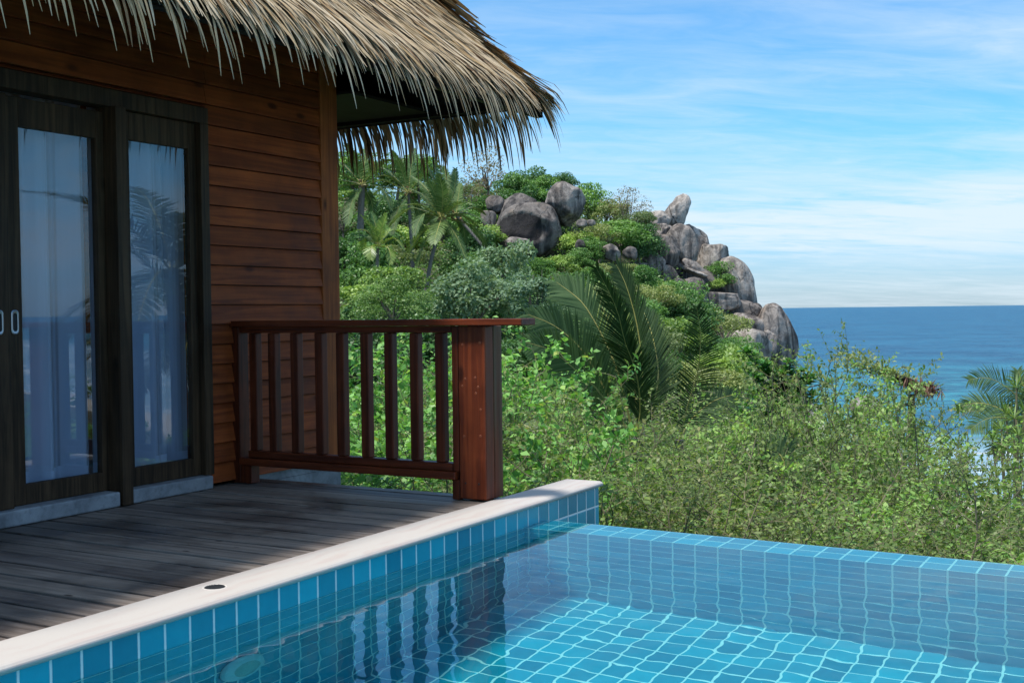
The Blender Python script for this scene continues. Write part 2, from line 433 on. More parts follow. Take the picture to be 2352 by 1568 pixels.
RACHIS = mat_plain('yellow_green_rachis', (0.30, 0.28, 0.075), 0.5, vary=0.2)
COCO = mat_plain('brown_coconut_husk', (0.22, 0.13, 0.04), 0.6, vary=0.4, scale=4)

def mat_rock(name, lo, hi, stain=0.75, seed=0.0):
    m, g, b = material(name)
    p = g.addv(g.pos(), (seed, seed * 2, 0))
    streak = g.noise(g.scalev(p, (1.0, 1.0, 0.09)), 1.3, 6, 0.62, 0.5)
    blot = g.noise(p, 0.22, 4, 0.6, 0.5)
    fine = g.noise(p, 2.2, 8, 0.68, 0.3)
    c = g.mix(g.ramp(fine, 0.25, 0.75), lo, hi)
    c = g.mix(g.math('MULTIPLY', g.ramp(g.noise(p, 0.6, 3), 0.5, 0.66), 0.45), c, (0.21, 0.155, 0.118))
    sx = g.ramp(g.math('ADD', g.math('MULTIPLY', streak, 0.7), g.math('MULTIPLY', blot, 0.5)), 0.54, 0.70)
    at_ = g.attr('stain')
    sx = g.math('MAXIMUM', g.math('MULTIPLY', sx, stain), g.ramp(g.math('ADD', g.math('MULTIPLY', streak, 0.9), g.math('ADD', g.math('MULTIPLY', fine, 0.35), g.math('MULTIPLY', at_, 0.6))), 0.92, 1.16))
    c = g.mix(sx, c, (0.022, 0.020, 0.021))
    # cracks
    vo = g.n.new('ShaderNodeTexVoronoi'); vo.feature = 'DISTANCE_TO_EDGE'
    g.set(vo.inputs['Vector'], g.addv(g.scalev(p, (0.22, 0.22, 0.16)), g.scalev(g.comb(fine, blot, streak), (0.35, 0.35, 0.35)))); vo.inputs['Scale'].default_value = 1.0
    ck = g.ramp(vo.outputs[0], 0.0, 0.018)
    c = g.mix(g.math('MAXIMUM', ck, g.ramp(blot, 0.40, 0.52)), (0.03, 0.027, 0.025), c)
    g.set(b.inputs['Base Color'], c); b.inputs['Roughness'].default_value = 0.85; b.inputs['Specular IOR Level'].default_value = 0.25
    g.set(b.inputs['Normal'], g.bump(g.math('ADD', fine, g.math('MULTIPLY', ck, 0.5)), 0.6, 0.25))
    return m
ROCK_D = mat_rock('dark_stained_granite', (0.110, 0.096, 0.089), (0.215, 0.189, 0.172), 0.85)
ROCK_M = mat_rock('grey_brown_granite', (0.185, 0.162, 0.148), (0.365, 0.321, 0.290), 0.8, 13.0)
ROCK_P = mat_rock('pale_granite', (0.275, 0.245, 0.222), (0.480, 0.430, 0.386), 0.65, 29.0)
ROCK_W = mat_rock('bleached_granite', (0.22, 0.205, 0.19), (0.36, 0.34, 0.31), 0.45, 41.0)

def mat_thatch(name, cols):
    m, g, b = material(name)
    r = g.attr('rnd')
    cr = g.n.new('ShaderNodeValToRGB'); g.l.new(r, cr.inputs[0])
    e = cr.color_ramp.elements; e[0].position = 0.0; e[0].color = (*cols[0], 1); e[1].position = 1.0; e[1].color = (*cols[-1], 1)
    for i, c in enumerate(cols[1:-1]):
        el = e.new((i + 1) / (len(cols) - 1)); el.color = (*c, 1)
    n = g.noise(g.pos(), 30, 3)
    c = g.mix(1.0, cr.outputs[0], g.mix(n, (0.75, 0.75, 0.75), (1.15, 1.12, 1.1)), 'MULTIPLY')
    g.set(b.inputs['Base Color'], c); b.inputs['Roughness'].default_value = 0.62; b.inputs['Specular IOR Level'].default_value = 0.3
    return m
THATCH = mat_thatch('dry_palm_thatch', [(0.10, 0.050, 0.020), (0.25, 0.140, 0.060), (0.40, 0.260, 0.115), (0.49, 0.350, 0.190), (0.55, 0.415, 0.252), (0.60, 0.475, 0.315)])
THATCHB = mat_plain('packed_palm_thatch', (0.17, 0.105, 0.055), 0.9, vary=0.5, scale=40)
THATCHD = mat_plain('shade_dark_thatch', (0.018, 0.011, 0.007), 0.9, vary=0.5, scale=12)  # thatch colour darkened to hold the shade under the roof

# ------------------------------------------------------------------ leaf generators (local coordinates)
def norm(a): return a / np.maximum(np.linalg.norm(a, axis=-1, keepdims=True), 1e-9)
def leaf_quads(C, A, N, L, W, fold=0.12):
    n = len(C); A = norm(A); B = norm(np.cross(N, A)); N = norm(np.cross(A, B))
    L = np.broadcast_to(np.asarray(L, float).reshape(-1, 1), (n, 1)); W = np.broadcast_to(np.asarray(W, float).reshape(-1, 1), (n, 1))
    V = np.empty((n, 4, 3))
    V[:, 0] = C; V[:, 2] = C + A * L
    mid = C + A * L * 0.45 + N * W * fold
    V[:, 1] = mid - B * W * 0.5; V[:, 3] = mid + B * W * 0.5
    return V.reshape(-1, 3), np.arange(n * 4).reshape(-1, 4)

def crown_arrays(rng, n, rad, blobs, leaf, flat=0.0, br=(0.30, 0.5), low=-0.5):
    """leaves in clumps through an ellipsoid; returns V, F, rnd, blob centres"""
    cs = []
    while len(cs) < blobs:
        p = rng.uniform(-1, 1, 3)
        if np.dot(p, p) < 1 and p[2] > low and np.dot(p, p) > 0.12: cs.append(p)
    cs = np.array(cs) * 0.92; cs[:, 2] *= (1 - flat)
    bi = rng.integers(0, blobs, n)
    rb = rng.uniform(*br, blobs)
    U = norm(rng.normal(size=(n, 3)) + np.array([0, 0, 0.35]))
    rr = rng.uniform(0.55, 1.05, (n, 1)) ** 0.6
    sq = np.array([1.15, 1.15, 0.75])
    C = (cs[bi] + U * rr * rb[bi][:, None] * sq) * np.array(rad)
    N = norm(U * 0.7 + rng.normal(size=(n, 3)) * 0.55 + np.array([0, 0, 0.55]))
    A = norm(np.cross(N, rng.normal(size=(n, 3))) + U * 0.4 + np.array([0, 0, -0.25]))
    s = rng.uniform(0.65, 1.25, n)
    V, Fc = leaf_quads(C, A, N, leaf[0] * s, leaf[1] * s)
    bt = rng.uniform(0, 1, blobs)
    r = np.clip(0.45 * bt[bi] + 0.55 * rng.uniform(0, 1, n), 0, 1)
    return V, Fc, np.repeat(r, 4), cs * np.array(rad)

def limb_mesh(rng, base, centres, r0, top=0.0, wig=0.12, n=5):
    mb = MB(); base = np.array(base, float)
    fork = np.array([0, 0, base[2] * 0.35]) + rng.normal(size=3) * 0.1 * abs(base[2])
    mb.tube([base, base * 0.6 + fork * 0.4 + rng.normal(size=3) * wig * 0.6, fork], [r0, r0 * 0.8, r0 * 0.62], n)
    for c in centres:
        mid = (fork + c) * 0.5 + rng.normal(size=3) * wig; mid[2] += 0.1
        mb.tube([fork, mid, c], [r0 * 0.5, r0 * 0.3, r0 * 0.1], 4, cap=False)
    return mb

def shrub_arrays(rng, H, W, stems, kids, twigs, leaf, leafn, droop=0.15):
    """branching shrub: stems > branches > twigs with alternate leaves"""
    mb = MB(); LC = []; LA = []; LN = []
    def grow(p, d, L, r, lev, seg):
        pts = [p.copy()]; rad = [r]; dirs = []
        for k in range(seg):
            d = norm(d + rng.normal(size=3) * 0.16 + np.array([0, 0, 0.10 if lev < 2 else -droop * 0.3]))
            p = p + d * L / seg; pts.append(p.copy()); rad.append(r * (1 - 0.75 * (k + 1) / seg)); dirs.append(d.copy())
        mb.tube(pts, rad, 5 if lev == 0 else 3, cap=False)
        return pts, dirs
    def leaves(pts, dirs, cnt, t0=0.0):
        for k in range(cnt):
            t = t0 + (1 - t0) * (k + rng.uniform(0.2, 0.8)) / cnt; q = t * (len(pts) - 1); i = min(int(q), len(pts) - 2)
            c = pts[i] + (pts[i + 1] - pts[i]) * (q - i); d = dirs[i]
            side = norm(np.cross(d, rng.normal(size=3)))
            LC.append(c); LA.append(norm(d * 0.45 + side * 0.9 + np.array([0, 0, -droop]))); LN.append(norm(np.array([0, 0, 1.0]) + rng.normal(size=3) * 0.55))
    for s in range(stems):
        a = 2 * math.pi * (s + rng.uniform(0, 1)) / stems; tilt = rng.uniform(0.05, 1.0) * W / H
        d = norm(np.array([math.cos(a) * tilt, math.sin(a) * tilt, 1.0]))
        L0 = H * rng.uniform(0.72, 1.08)
        p0 = np.array([math.cos(a), math.sin(a), 0]) * rng.uniform(0.02, 0.25) * W
        pts, dirs = grow(p0, d, L0, 0.004 * H + 0.006, 0, 8)
        for k in range(kids):
            t = 0.28 + 0.7 * (k + rng.uniform(0, 1)) / kids; q = t * 8; i = min(int(q), 7)
            p = pts[i] + (pts[i + 1] - pts[i]) * (q - i); d = dirs[i]
            sd_ = norm(np.cross(d, rng.normal(size=3)))
            bp, bd = grow(p, norm(d * 0.55 + sd_ * 0.85), L0 * rng.uniform(0.16, 0.34) * (1.25 - 0.6 * t), 0.007, 1, 5)
            leaves(bp, bd, leafn // 2, 0.4)
            for j in range(twigs):
                tt = 0.2 + 0.8 * (j + rng.uniform(0, 1)) / twigs; qq = tt * 5; ii = min(int(qq), 4)
                tp = bp[ii] + (bp[ii + 1] - bp[ii]) * (qq - ii)
                sdd = norm(np.cross(bd[ii], rng.normal(size=3)))
                wp, wd = grow(tp, norm(bd[ii] * 0.6 + sdd * 0.75), rng.uniform(0.14, 0.36), 0.0035, 2, 3)
                leaves(wp, wd, leafn)
        leaves(pts, dirs, leafn * 2, 0.75)
    n = len(LC); s = 0.45 + 0.95 * rng.beta(1.6, 2.0, n)
    V, Fc = leaf_quads(np.array(LC), np.array(LA), np.array(LN), leaf[0] * 1.08 * s, leaf[1] * 1.08 * s, 0.18)
    return mb, V, Fc, np.repeat(rng.uniform(0, 1, n), 4)

def frond_arrays(rng, P, lmax, n, ref=(0, 0, 1), droop=0.5, vee=0.25, wind=(0, 0, 0), w0=0.030, fwd=0.35):
    """P: points of the rachis, base first; returns V, F, rnd and the rachis points"""
    P = np.array(P, float); m = len(P)
    # resample with Catmull-Rom
    T = np.linspace(0, m - 1, 25); Q = []
    for t in T:
        i = min(int(t), m - 2); u = t - i
        p0 = P[max(i - 1, 0)]; p1 = P[i]; p2 = P[i + 1]; p3 = P[min(i + 2, m - 1)]
        Q.append(0.5 * (2 * p1 + (p2 - p0) * u + (2 * p0 - 5 * p1 + 4 * p2 - p3) * u * u + (3 * p1 - p0 - 3 * p2 + p3) * u ** 3))
    Q = np.array(Q); wind = np.array(wind, float); ref = np.array(ref, float)
    V = []; Fc = []; Rr = []
    for k in range(n):
        t = 0.10 + 0.90 * (k + 0.5) / n
        q = t * 24; i = min(int(q), 23); p = Q[i] + (Q[i + 1] - Q[i]) * (q - i)
        d = norm(Q[i + 1] - Q[i]); side = norm(np.cross(d, ref)); nn = np.cross(side, d)
        prof = math.sin(math.pi * min(1, 0.20 + 0.80 * t) ** 1.0) ** 0.65 if t < 0.97 else 0.35
        L = lmax * max(0.22, prof) * rng.uniform(0.88, 1.08)
        for sg in (-1, 1):
            if rng.uniform() < 0.03: continue
            out = norm(side * sg + d * (fwd + 0.75 * t) + nn * vee + rng.normal(size=3) * 0.05)
            g0 = np.array([0, 0, -1.0]) * droop * rng.uniform(0.7, 1.3) + wind
            a = p; b = p + out * L * 0.45 + g0 * L * 0.07; c = p + out * L * 0.92 + g0 * L * 0.33
            ww = w0 * rng.uniform(0.8, 1.15)
            wd = norm(np.cross(out, nn)) * ww if abs(np.dot(out, nn)) < 0.95 else d * ww
            o = len(V)
            V += [a - wd * 0.35, a + wd * 0.35, b + wd * 0.5, b - wd * 0.5, c + wd * 0.12, c - wd * 0.12]
            Fc += [(o, o + 1, o + 2, o + 3), (o + 3, o + 2, o + 4, o + 5)]
            r = rng.uniform(0, 1); Rr += [r] * 6
    return np.array(V), np.array(Fc), np.array(Rr), Q

# =================================================================== SETTING: terrain, sea
PXC = np.array([-3000, 300, 750, 900, 1150, 1350, 1500, 1620, 1720, 1820, 1950, 2400, 4000], float)
WR = np.array([5, 8, 12, 20, 35, 55, 75, 95, 112, 125, 138, 155, 180, 230], float)
GZ = np.array([
    # 5     8     12    20    35    55    75    95   112   125   138   155   180   230
    [-1.5, -2.5, -3.2, -3.8, -2.5,  1.0,  5.0,  9.0, 13.0, 16.0, 18.0, 19.0, 19.0, 10.0],
    [-1.5, -2.5, -3.2, -3.8, -3.0,  0.0,  4.0,  8.0, 12.0, 15.0, 17.0, 18.0, 18.0, 10.0],
    [-1.5, -2.6, -3.4, -4.2, -4.0, -1.5,  1.0,  3.5,  8.0, 12.0, 14.5, 15.5, 15.0, 8.0],
    [-1.5, -2.6, -3.5, -4.4, -4.5, -2.5,  0.0,  2.5,  6.5, 11.0, 14.0, 14.8, 14.0, 7.0],
    [-1.5, -2.6, -3.6, -4.6, -5.0, -3.2, -1.0,  1.5,  4.5,  8.5, 12.5, 13.2, 12.0, 4.0],
    [-1.5, -2.7, -3.7, -4.9, -5.5, -4.2, -2.2,  0.5,  4.0,  8.2, 11.5, 11.5, 9.0,  0.0],
    [-1.5, -2.7, -3.8, -5.2, -6.0, -5.4, -3.8, -1.2,  2.0,  5.2,  8.0, 8.0, 4.5, -6.0],
    [-1.5, -2.7, -3.9, -5.4, -6.6, -6.4, -5.2, -3.5, -1.0,  2.0,  3.5, 2.5, -2.0, -13.0],
    [-1.5, -2.7, -4.0, -5.6, -7.0, -7.6, -7.0, -5.8, -4.5, -2.0, -2.0, -5.0, -9.0, -14.0],
    [-1.5, -2.8, -4.2, -5.8, -7.4, -8.6, -9.0, -9.2, -9.5, -8.0, -8.5, -11.5, -14.0, -15.0],
    [-1.5, -2.8, -4.3, -6.0, -7.6, -9.2, -10.2, -11.3, -12.0, -13.0, -14.0, -14.5, -15.0, -16.0],
    [-1.5, -2.9, -4.4, -6.2, -8.2, -10.2, -11.8, -12.6, -13.0, -14.0, -15.0, -15.5, -16.0, -18.0],
    [-1.5, -3.0, -4.6, -6.8, -10.6, -12.0, -13.0, -14.0, -15.0, -16.0, -16.0, -17.0, -18.0, -20.0]])
SEA = -11.0
def ground_z(w, s):
    w = np.asarray(w, float); s = np.asarray(s, float)
    px = np.clip(1176 + F * s / np.maximum(w, 8.0), PXC[0], PXC[-1]); wc = np.clip(w, WR[0], WR[-1])
    i = np.clip(np.searchsorted(PXC, px) - 1, 0, len(PXC) - 2); j = np.clip(np.searchsorted(WR, wc) - 1, 0, len(WR) - 2)
    a = (px - PXC[i]) / (PXC[i + 1] - PXC[i]); b = (wc - WR[j]) / (WR[j + 1] - WR[j])
    a = a * a * (3 - 2 * a) * 0.5 + a * 0.5
    return (GZ[i, j] * (1 - a) + GZ[i + 1, j] * a) * (1 - b) + (GZ[i, j + 1] * (1 - a) + GZ[i + 1, j + 1] * a) * b
def ws(x, y): return x * FW[0] + y * FW[1], x * RT[0] + y * RT[1]
def xy(w, s): return w * FW[0] + s * RT[0], w * FW[1] + s * RT[1]
def gz_at(x, y): return float(ground_z(*ws(x, y)))
def spot(px, w):
    """ground point in the direction of photo column px, w metres ahead"""
    s = (px - 1176) / F * w; x, y = xy(w, s); return np.array([x, y, float(ground_z(w, s))])

def mat_soil():
    m, g, b = material('hillside_soil')
    p = g.pos(); z = g.xyz(p)[2]
    n = g.noise(p, 0.5, 6, 0.6); n2 = g.noise(p, 4, 5, 0.65)
    c = g.mix(n, (0.030, 0.040, 0.016), (0.075, 0.075, 0.035))
    c = g.mix(g.ramp(n2, 0.5, 0.75), c, (0.10, 0.085, 0.05))
    sand = g.ramp(g.math('ADD', z, g.math('MULTIPLY', n, 1.2)), -8.9, -9.8)
    c = g.mix(sand, c, (0.52, 0.47, 0.40))
    g.set(b.inputs['Base Color'], c); b.inputs['Roughness'].default_value = 0.95
    g.set(b.inputs['Normal'], g.bump(n2, 0.5, 0.1)); return m
def build_terrain():
    W_ = np.concatenate([np.arange(-30, 6, 6.0), np.arange(6, 60, 2.0), np.arange(60, 235, 2.5)])
    S_ = np.concatenate([np.arange(-180, -60, 8.0), np.arange(-60, 70, 1.7), np.arange(70, 190, 8.0)])
    WW, SS = np.meshgrid(W_, S_, indexing='ij'); Z = ground_z(WW, SS)
    Z = Z + 0.25 * np.sin(WW * 0.7 + SS * 0.31) * np.sin(SS * 0.53)
    X, Y = xy(WW, SS)
    V = np.stack([X, Y, Z], -1).reshape(-1, 3); a, b = WW.shape
    I = np.arange(a * b).reshape(a, b)
    Fc = np.stack([I[:-1, :-1], I[:-1, 1:], I[1:, 1:], I[1:, :-1]], -1).reshape(-1, 4)
    link('hillside', np_mesh('hillside', V, Fc, smooth=True), mat_soil(), kind='structure')
build_terrain()

def mat_sea():
    m, g, b = material('sea_water')
    p = g.pos(); x, y, z = g.xyz(p)
    w = g.math('ADD', g.math('MULTIPLY', x, float(FW[0])), g.math('MULTIPLY', y, float(FW[1])))
    s = g.math('ADD', g.math('MULTIPLY', x, float(RT[0])), g.math('MULTIPLY', y, float(RT[1])))
    n0 = g.noise(p, 0.012, 4, 0.6)
    dist = g.math('ADD', w, g.math('MULTIPLY', g.math('SUBTRACT', n0, 0.5), 160))
    shallow = g.math('SUBTRACT', 1.0, g.ramp(dist, 105, 330))
    far = g.ramp(w, 300, 2500)
    c = g.mix(far, (0.021, 0.125, 0.220), (0.018, 0.115, 0.205))
    c = g.mix(g.math('MULTIPLY', shallow, 0.9), c, (0.045, 0.260, 0.315))
    st = g.comb(g.math('MULTIPLY', s, 0.35), w, 0)
    patch = g.noise(g.scalev(p, (1, 1, 1)), 0.045, 5, 0.65)
    c = g.mix(g.math('MULTIPLY', g.ramp(g.math('ADD', g.math('MULTIPLY', patch, 0.5), g.math('MULTIPLY', g.noise(st, 0.5, 5, 0.65), 0.5)), 0.40, 0.60), 0.80), c, (0.008, 0.052, 0.120))
    # surf by the shore and scattered whitecaps
    cap = g.math('MULTIPLY', g.ramp(g.noise(st, 0.22, 5, 0.7, 0.6), 0.72, 0.76), g.ramp(w, 150, 260))
    surf_n = g.noise(g.comb(g.math('MULTIPLY', s, 0.22), w, 0), 0.22, 6, 0.65, 1.0)
    near = g.math('SUBTRACT', 1.0, g.ramp(w, 92, 116))
    foam = g.math('MAXIMUM', cap, g.math('MULTIPLY', near, g.ramp(surf_n, 0.52, 0.62)))
    c = g.mix(g.math('MULTIPLY', near, 0.75), c, (0.32, 0.46, 0.55))
    c = g.mix(foam, c, (0.74, 0.78, 0.80))
    g.set(b.inputs['Base Color'], c)
    b.inputs['Roughness'].default_value = 0.35; b.inputs['Specular IOR Level'].default_value = 0.20; b.inputs['IOR'].default_value = 1.33
    h = g.math('ADD', g.noise(g.comb(g.math('MULTIPLY', s, 0.5), w, 0), 0.45, 6, 0.65, 0.5), g.math('MULTIPLY', g.noise(p, 0.07, 3), 2.0))
    g.set(b.inputs['Normal'], g.bump(h, 0.9, 1.6))
    return m
mb = MB()
rr = [20, 60, 150, 400, 1200, 4000, 12000, 40000]; na = 48
mb2v = []
for r_ in rr:
    for k in range(na): mb.v.append((r_ * math.cos(2 * math.pi * k / na), r_ * math.sin(2 * math.pi * k / na), SEA))
for i in range(len(rr) - 1):
    for k in range(na): mb.f.append((i * na + k, i * na + (k + 1) % na, (i + 1) * na + (k + 1) % na, (i + 1) * na + k))
mb.build('sea', mat_sea(), kind='structure')

# =================================================================== POOL
PIT = 0.1107
CW = 2.85            # coping-side wall face (Y)
XN, XE, YS = -1.2, 6.0, -2.3
FLOOR = -1.33; WL = -0.106
def weir_x(y): return 5.02 + 0.040 * y
WT = 0.238           # weir wall thickness
def build_pool():
    p = thing('swimming_pool', 'blue tiled infinity pool with a pale sandstone coping beside the wooden deck', 'pool', (2.5, 1.0, 0.0))
    u = lambda x: (x - 3.738) / PIT
    v = lambda z: (z + 0.127) / PIT
    uy = lambda y: (y - 1.827) / PIT
    # coping-side wall: long face under the coping
    mb = MB()
    def quad(a, b, c, d, ua, ub, uc, ud): mb.poly([a, b, c, d], [ua, ub, uc, ud])
    zt = -0.0215
    y = CW
    quad((XN, y, FLOOR), (XE, y, FLOOR), (XE, y, zt), (XN, y, zt), (u(XN), v(FLOOR)), (u(XE), v(FLOOR)), (u(XE), v(zt)), (u(XN), v(zt)))
    quad((XE, y, FLOOR), (XE, y + .21, FLOOR), (XE, y + .21, zt), (XE, y, zt), (0.2, v(FLOOR)), (2.1, v(FLOOR)), (2.1, v(zt)), (0.2, v(zt)))
    quad((XE, y + .21, FLOOR), (XN, y + .21, FLOOR), (XN, y + .21, zt), (XE, y + .21, zt), (u(XE), v(FLOOR)), (u(XN), v(FLOOR)), (u(XN), v(zt)), (u(XE), v(zt)))
    quad((XN, y, zt), (XE, y, zt), (XE, y + .21, zt), (XN, y + .21, zt), (u(XN), 0), (u(XE), 0), (u(XE), 1.9), (u(XN), 1.9))
    mb.build('deck_side_wall', TILE, p, fix=False)
    # overflow (weir) wall
    mb = MB(); a, b = CW, YS; xa, xb = weir_x(a), weir_x(b); zw = WL - 0.011
    vw = lambda z: (z - zw) / PIT
    quad((xa, a, FLOOR), (xb, b, FLOOR), (xb, b, zw), (xa, a, zw), (uy(a), vw(FLOOR)), (uy(b), vw(FLOOR)), (uy(b), vw(zw)), (uy(a), vw(zw)))
    quad((xa, a, zw), (xb, b, zw), (xb + WT, b, zw), (xa + WT, a, zw), (uy(a), 0.0), (uy(b), 0.0), (uy(b), 2.0), (uy(a), 2.0))
    quad((xa + WT, a, zw), (xb + WT, b, zw), (xb + WT, b, -2.6), (xa + WT, a, -2.6), (uy(a), 0), (uy(b), 0), (uy(b), -22), (uy(a), -22))
    mb.build('overflow_wall', TILE, p, fix=False)
    # floor and the two walls near the camera
    mb = MB()
    quad((XN, YS, FLOOR), (XE, YS, FLOOR), (XE, a, FLOOR), (XN, a, FLOOR), (u(XN), uy(YS)), (u(XE), uy(YS)), (u(XE), uy(a)), (u(XN), uy(a)))
    mb.build('pool_floor', TILE, p, fix=False)
    mb = MB()
    quad((XN, YS, FLOOR), (XN, a, FLOOR), (XN, a, zt), (XN, YS, zt), (uy(YS), v(FLOOR)), (uy(a), v(FLOOR)), (uy(a), v(zt)), (uy(YS), v(zt)))
    quad((XN, YS, FLOOR), (weir_x(YS) + WT, YS, FLOOR), (weir_x(YS) + WT, YS, zt), (XN, YS, zt), (u(XN), v(FLOOR)), (u(5.1), v(FLOOR)), (u(5.1), v(zt)), (u(XN), v(zt)))
    mb.build('near_wall', TILE, p, fix=False)
    mb = MB(); mb.box(XN - .3, weir_x(0) + WT - .02, YS - .3, CW + .15, -3.2, FLOOR - .05); mb.build('foundation', CONC, p)
    # sandstone coping, rounded pool edge
    mb = MB(); e = 0.026; y0, y1 = 2.832, 3.066; z0, z1 = -0.021, 0.007
    prof = [(y1, z0), (y1, z1 - .004), (y1 - .004, z1), (y0 + .022, z1), (y0 + .011, z1 - .003), (y0 + .003, z1 - .009), (y0, z1 - .015), (y0 + .002, z0 + .006), (y0 + .008, z0)]
    mb.prism(prof, 0, XN - .3, XE + 0.028)
    o = mb.build('coping', COPING, p, bevel=0.006)
    # round dark grille let into the coping
    mb = MB(); mb.lathe([(0.001, 0.0072), (0.037, 0.0072), (0.040, 0.0085), (0.043, 0.0072)], (3.101, 2.976, 0), 40)
    g_ = mb.build('drain_grille', mat_plain('drain_rim', (0.60, 0.55, 0.50), 0.6), p)
    mb = MB(); mb.lathe([(0.0005, 0.0082), (0.036, 0.0082), (0.036, 0.0075)], (3.101, 2.976, 0), 40)
    for k in range(-4, 5):
        h_ = math.sqrt(max(0.0, 0.034 ** 2 - (k * 0.0078) ** 2)); mb.box(3.101 + k * .0078 - .0014, 3.101 + k * .0078 + .0014, 2.976 - h_, 2.976 + h_, 0.0083, 0.0095)
    o = mb.build('grate', mat_plain('dark_grate', (0.030, 0.032, 0.036), 0.5), g_)
    # underwater lamp with its face plate and lens
    lc = (3.087, CW - 0.002, -0.60)
    mb = MB(); mb.lathe([(0.066, -0.030), (0.075, -0.028), (0.100, -0.018), (0.106, -0.010), (0.106, 0.0)], lc, 40, 'y')
    l = mb.build('underwater_lamp', mat_plain('pale_plastic', (0.62, 0.70, 0.72), 0.4), p, smooth=False)
    mb = MB(); mb.lathe([(0.002, -0.036), (0.04, -0.035), (0.062, -0.031), (0.066, -0.026)], lc, 40, 'y')
    mb.build('lens', mat_plain('ribbed_lens', (0.42, 0.50, 0.47), 0.25, scale=200, vary=0.35), l)
build_pool()
for o in bpy.data.objects:
    if o.type == 'MESH' and TILE.name in [m.name for m in o.data.materials]: o.cycles.is_caustics_receiver = True

def build_water():
    rng = np.random.default_rng(5)
    nx, ny = 440, 330
    vv = np.linspace(YS + 0.002, CW - 0.001, ny)
    tt = np.concatenate([np.linspace(0, 0.42, 60, endpoint=False), np.linspace(0.42, 1, nx - 60)])
    Yg = np.repeat(vv[None, :], nx, 0)
    Xg = XN + 0.002 + tt[:, None] * (weir_x(vv)[None, :] + WT - 0.004 - XN)
    Z = np.zeros_like(Xg)
    for k in range(46):
        lam = rng.uniform(0.05, 0.17) if k > 7 else rng.uniform(0.2, 0.5); a = rng.normal(-0.5, 1.0)
        kx, ky = math.cos(a) * 2 * math.pi / lam, math.sin(a) * 2 * math.pi / lam
        amp = 0.0021 * lam / (2 * math.pi) * rng.uniform(0.5, 1.2)
        Z += amp * np.sin(kx * Xg + ky * Yg + rng.uniform(0, 6.28))
    damp = np.clip((weir_x(Yg) - 0.02 - Xg) / 0.6, 0.12, 1.0) * np.clip((CW - Yg) / 0.25, 0.25, 1)
    Z = WL + Z * damp
    V = np.stack([Xg, Yg, Z], -1).reshape(-1, 3); I = np.arange(nx * ny).reshape(nx, ny)
    Fc = np.stack([I[:-1, :-1], I[1:, :-1], I[1:, 1:], I[:-1, 1:]], -1).reshape(-1, 4)
    o = link('pool_water', np_mesh('pool_water', V, Fc, smooth=True), WATER, kind='structure'); o.cycles.is_caustics_caster = True
build_water()

# =================================================================== DECK AND RAILING
YF = 4.77
def build_deck():
    mb = MB(); rng = np.random.default_rng(3); x = 2.492 - 0.145 * 14; k = 0
    while x < 5.33:
        z = rng.uniform(-0.004, 0.0); g0, g1 = rng.uniform(0.007, 0.0115, 2); x1 = min(x + 0.145, 5.345)
        mb.box(x + g0, x1 - g1, 3.068 + rng.uniform(0.0, 0.006), YF + 0.02 if x > 4.9 else YF - 0.035, z - 0.03, z)
        x += 0.145
    d = mb.build('wooden_deck', DECK, bevel=0.002, kind='structure')
    MB().box(0.4, 5.33, 3.085, YF - .045, -.050, -.0345).build('gap_shade_sheet', BLACK, d)  # added black sheet that puts shade into the gaps between boards
    mb = MB()
    for xx in (1.0, 1.8, 2.6, 3.4, 4.2, 5.0): mb.box(xx, xx + .05, 3.075, YF - .04, -0.16, -0.052)
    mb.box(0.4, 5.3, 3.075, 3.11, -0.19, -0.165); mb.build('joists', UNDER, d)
build_deck()

def build_railing():
    p = thing('deck_railing', 'red brown wooden railing with square balusters and a thick end post on the deck', 'railing', (5.2, 3.9, 0))
    MB().box(5.115, 5.262, 2.842, YF - .004, 0.898, 0.932).build('top_rail', RAILH, p, bevel=0.004)
    MB().box(5.155, 5.215, 3.282, YF - .06, 0.862, 0.896).build('upper_rail', RAILH, p, bevel=0.002)
    MB().box(5.155, 5.213, 3.282, YF - .10, 0.147, 0.187).build('lower_rail', RAILH, p, bevel=0.004)
    MB().box(5.130, 5.222, 3.252, YF - .05, 0.104, 0.145).build('bottom_rail', RAILH, p, bevel=0.006)
    for c in (4.627, 4.488, 4.325, 4.152, 4.004, 3.839, 3.681, 3.517, 3.358):
        MB().box(5.158, 5.208, c - .0265, c + .0265, 0.188, 0.861).build('baluster', RAILW, p, bevel=0.005)
    o = MB().box(5.152, 5.218, 3.238, 3.276, 0.147, 0.896).box(5.150, 5.215, 3.236, 3.28, 0.001, 0.103).build('end_stile', RAILW, p, bevel=0.003)
    MB().box(5.135, 5.215, YF - .058, YF - .003, 0.001, 0.896).box(5.14, 5.21, YF - .135, YF - .06, 0.001, 0.103).build('wall_stile', RAILW, p, bevel=0.003)
    po = MB().box(5.150, 5.232, 3.074, 3.235, 0.008, 0.896).build('end_post', POSTF, p, bevel=0.006)
    MB().box(5.236, 5.322, 3.074, 3.235, 0.008, 0.896).build('end_post', POSTW, p, bevel=0.005, label='weathered grey brown rear half of the end post')
    plug = mat_plain('orange_wood_plug', (0.19, 0.045, 0.014), 0.5, vary=0.4, scale=90)
    for y_, z_ in ((3.195, .625), (3.135, .632), (3.212, .588), (3.118, .585), (3.132, .552), (3.105, .47), (3.205, .33), (3.108, .335), (3.21, .80), (3.105, .81)):
        MB().lathe([(0.0075, 0.0), (0.006, -0.0009), (0.001, -0.001)], (5.150, y_, z_), 12, 'x').build('wood_plug', plug, po)
    for y_ in (3.12, 3.20): MB().lathe([(0.005, 0.0), (0.004, -0.0012)], (5.150, y_, 0.09), 10, 'x').build('screw', BLACK, po)
build_railing()

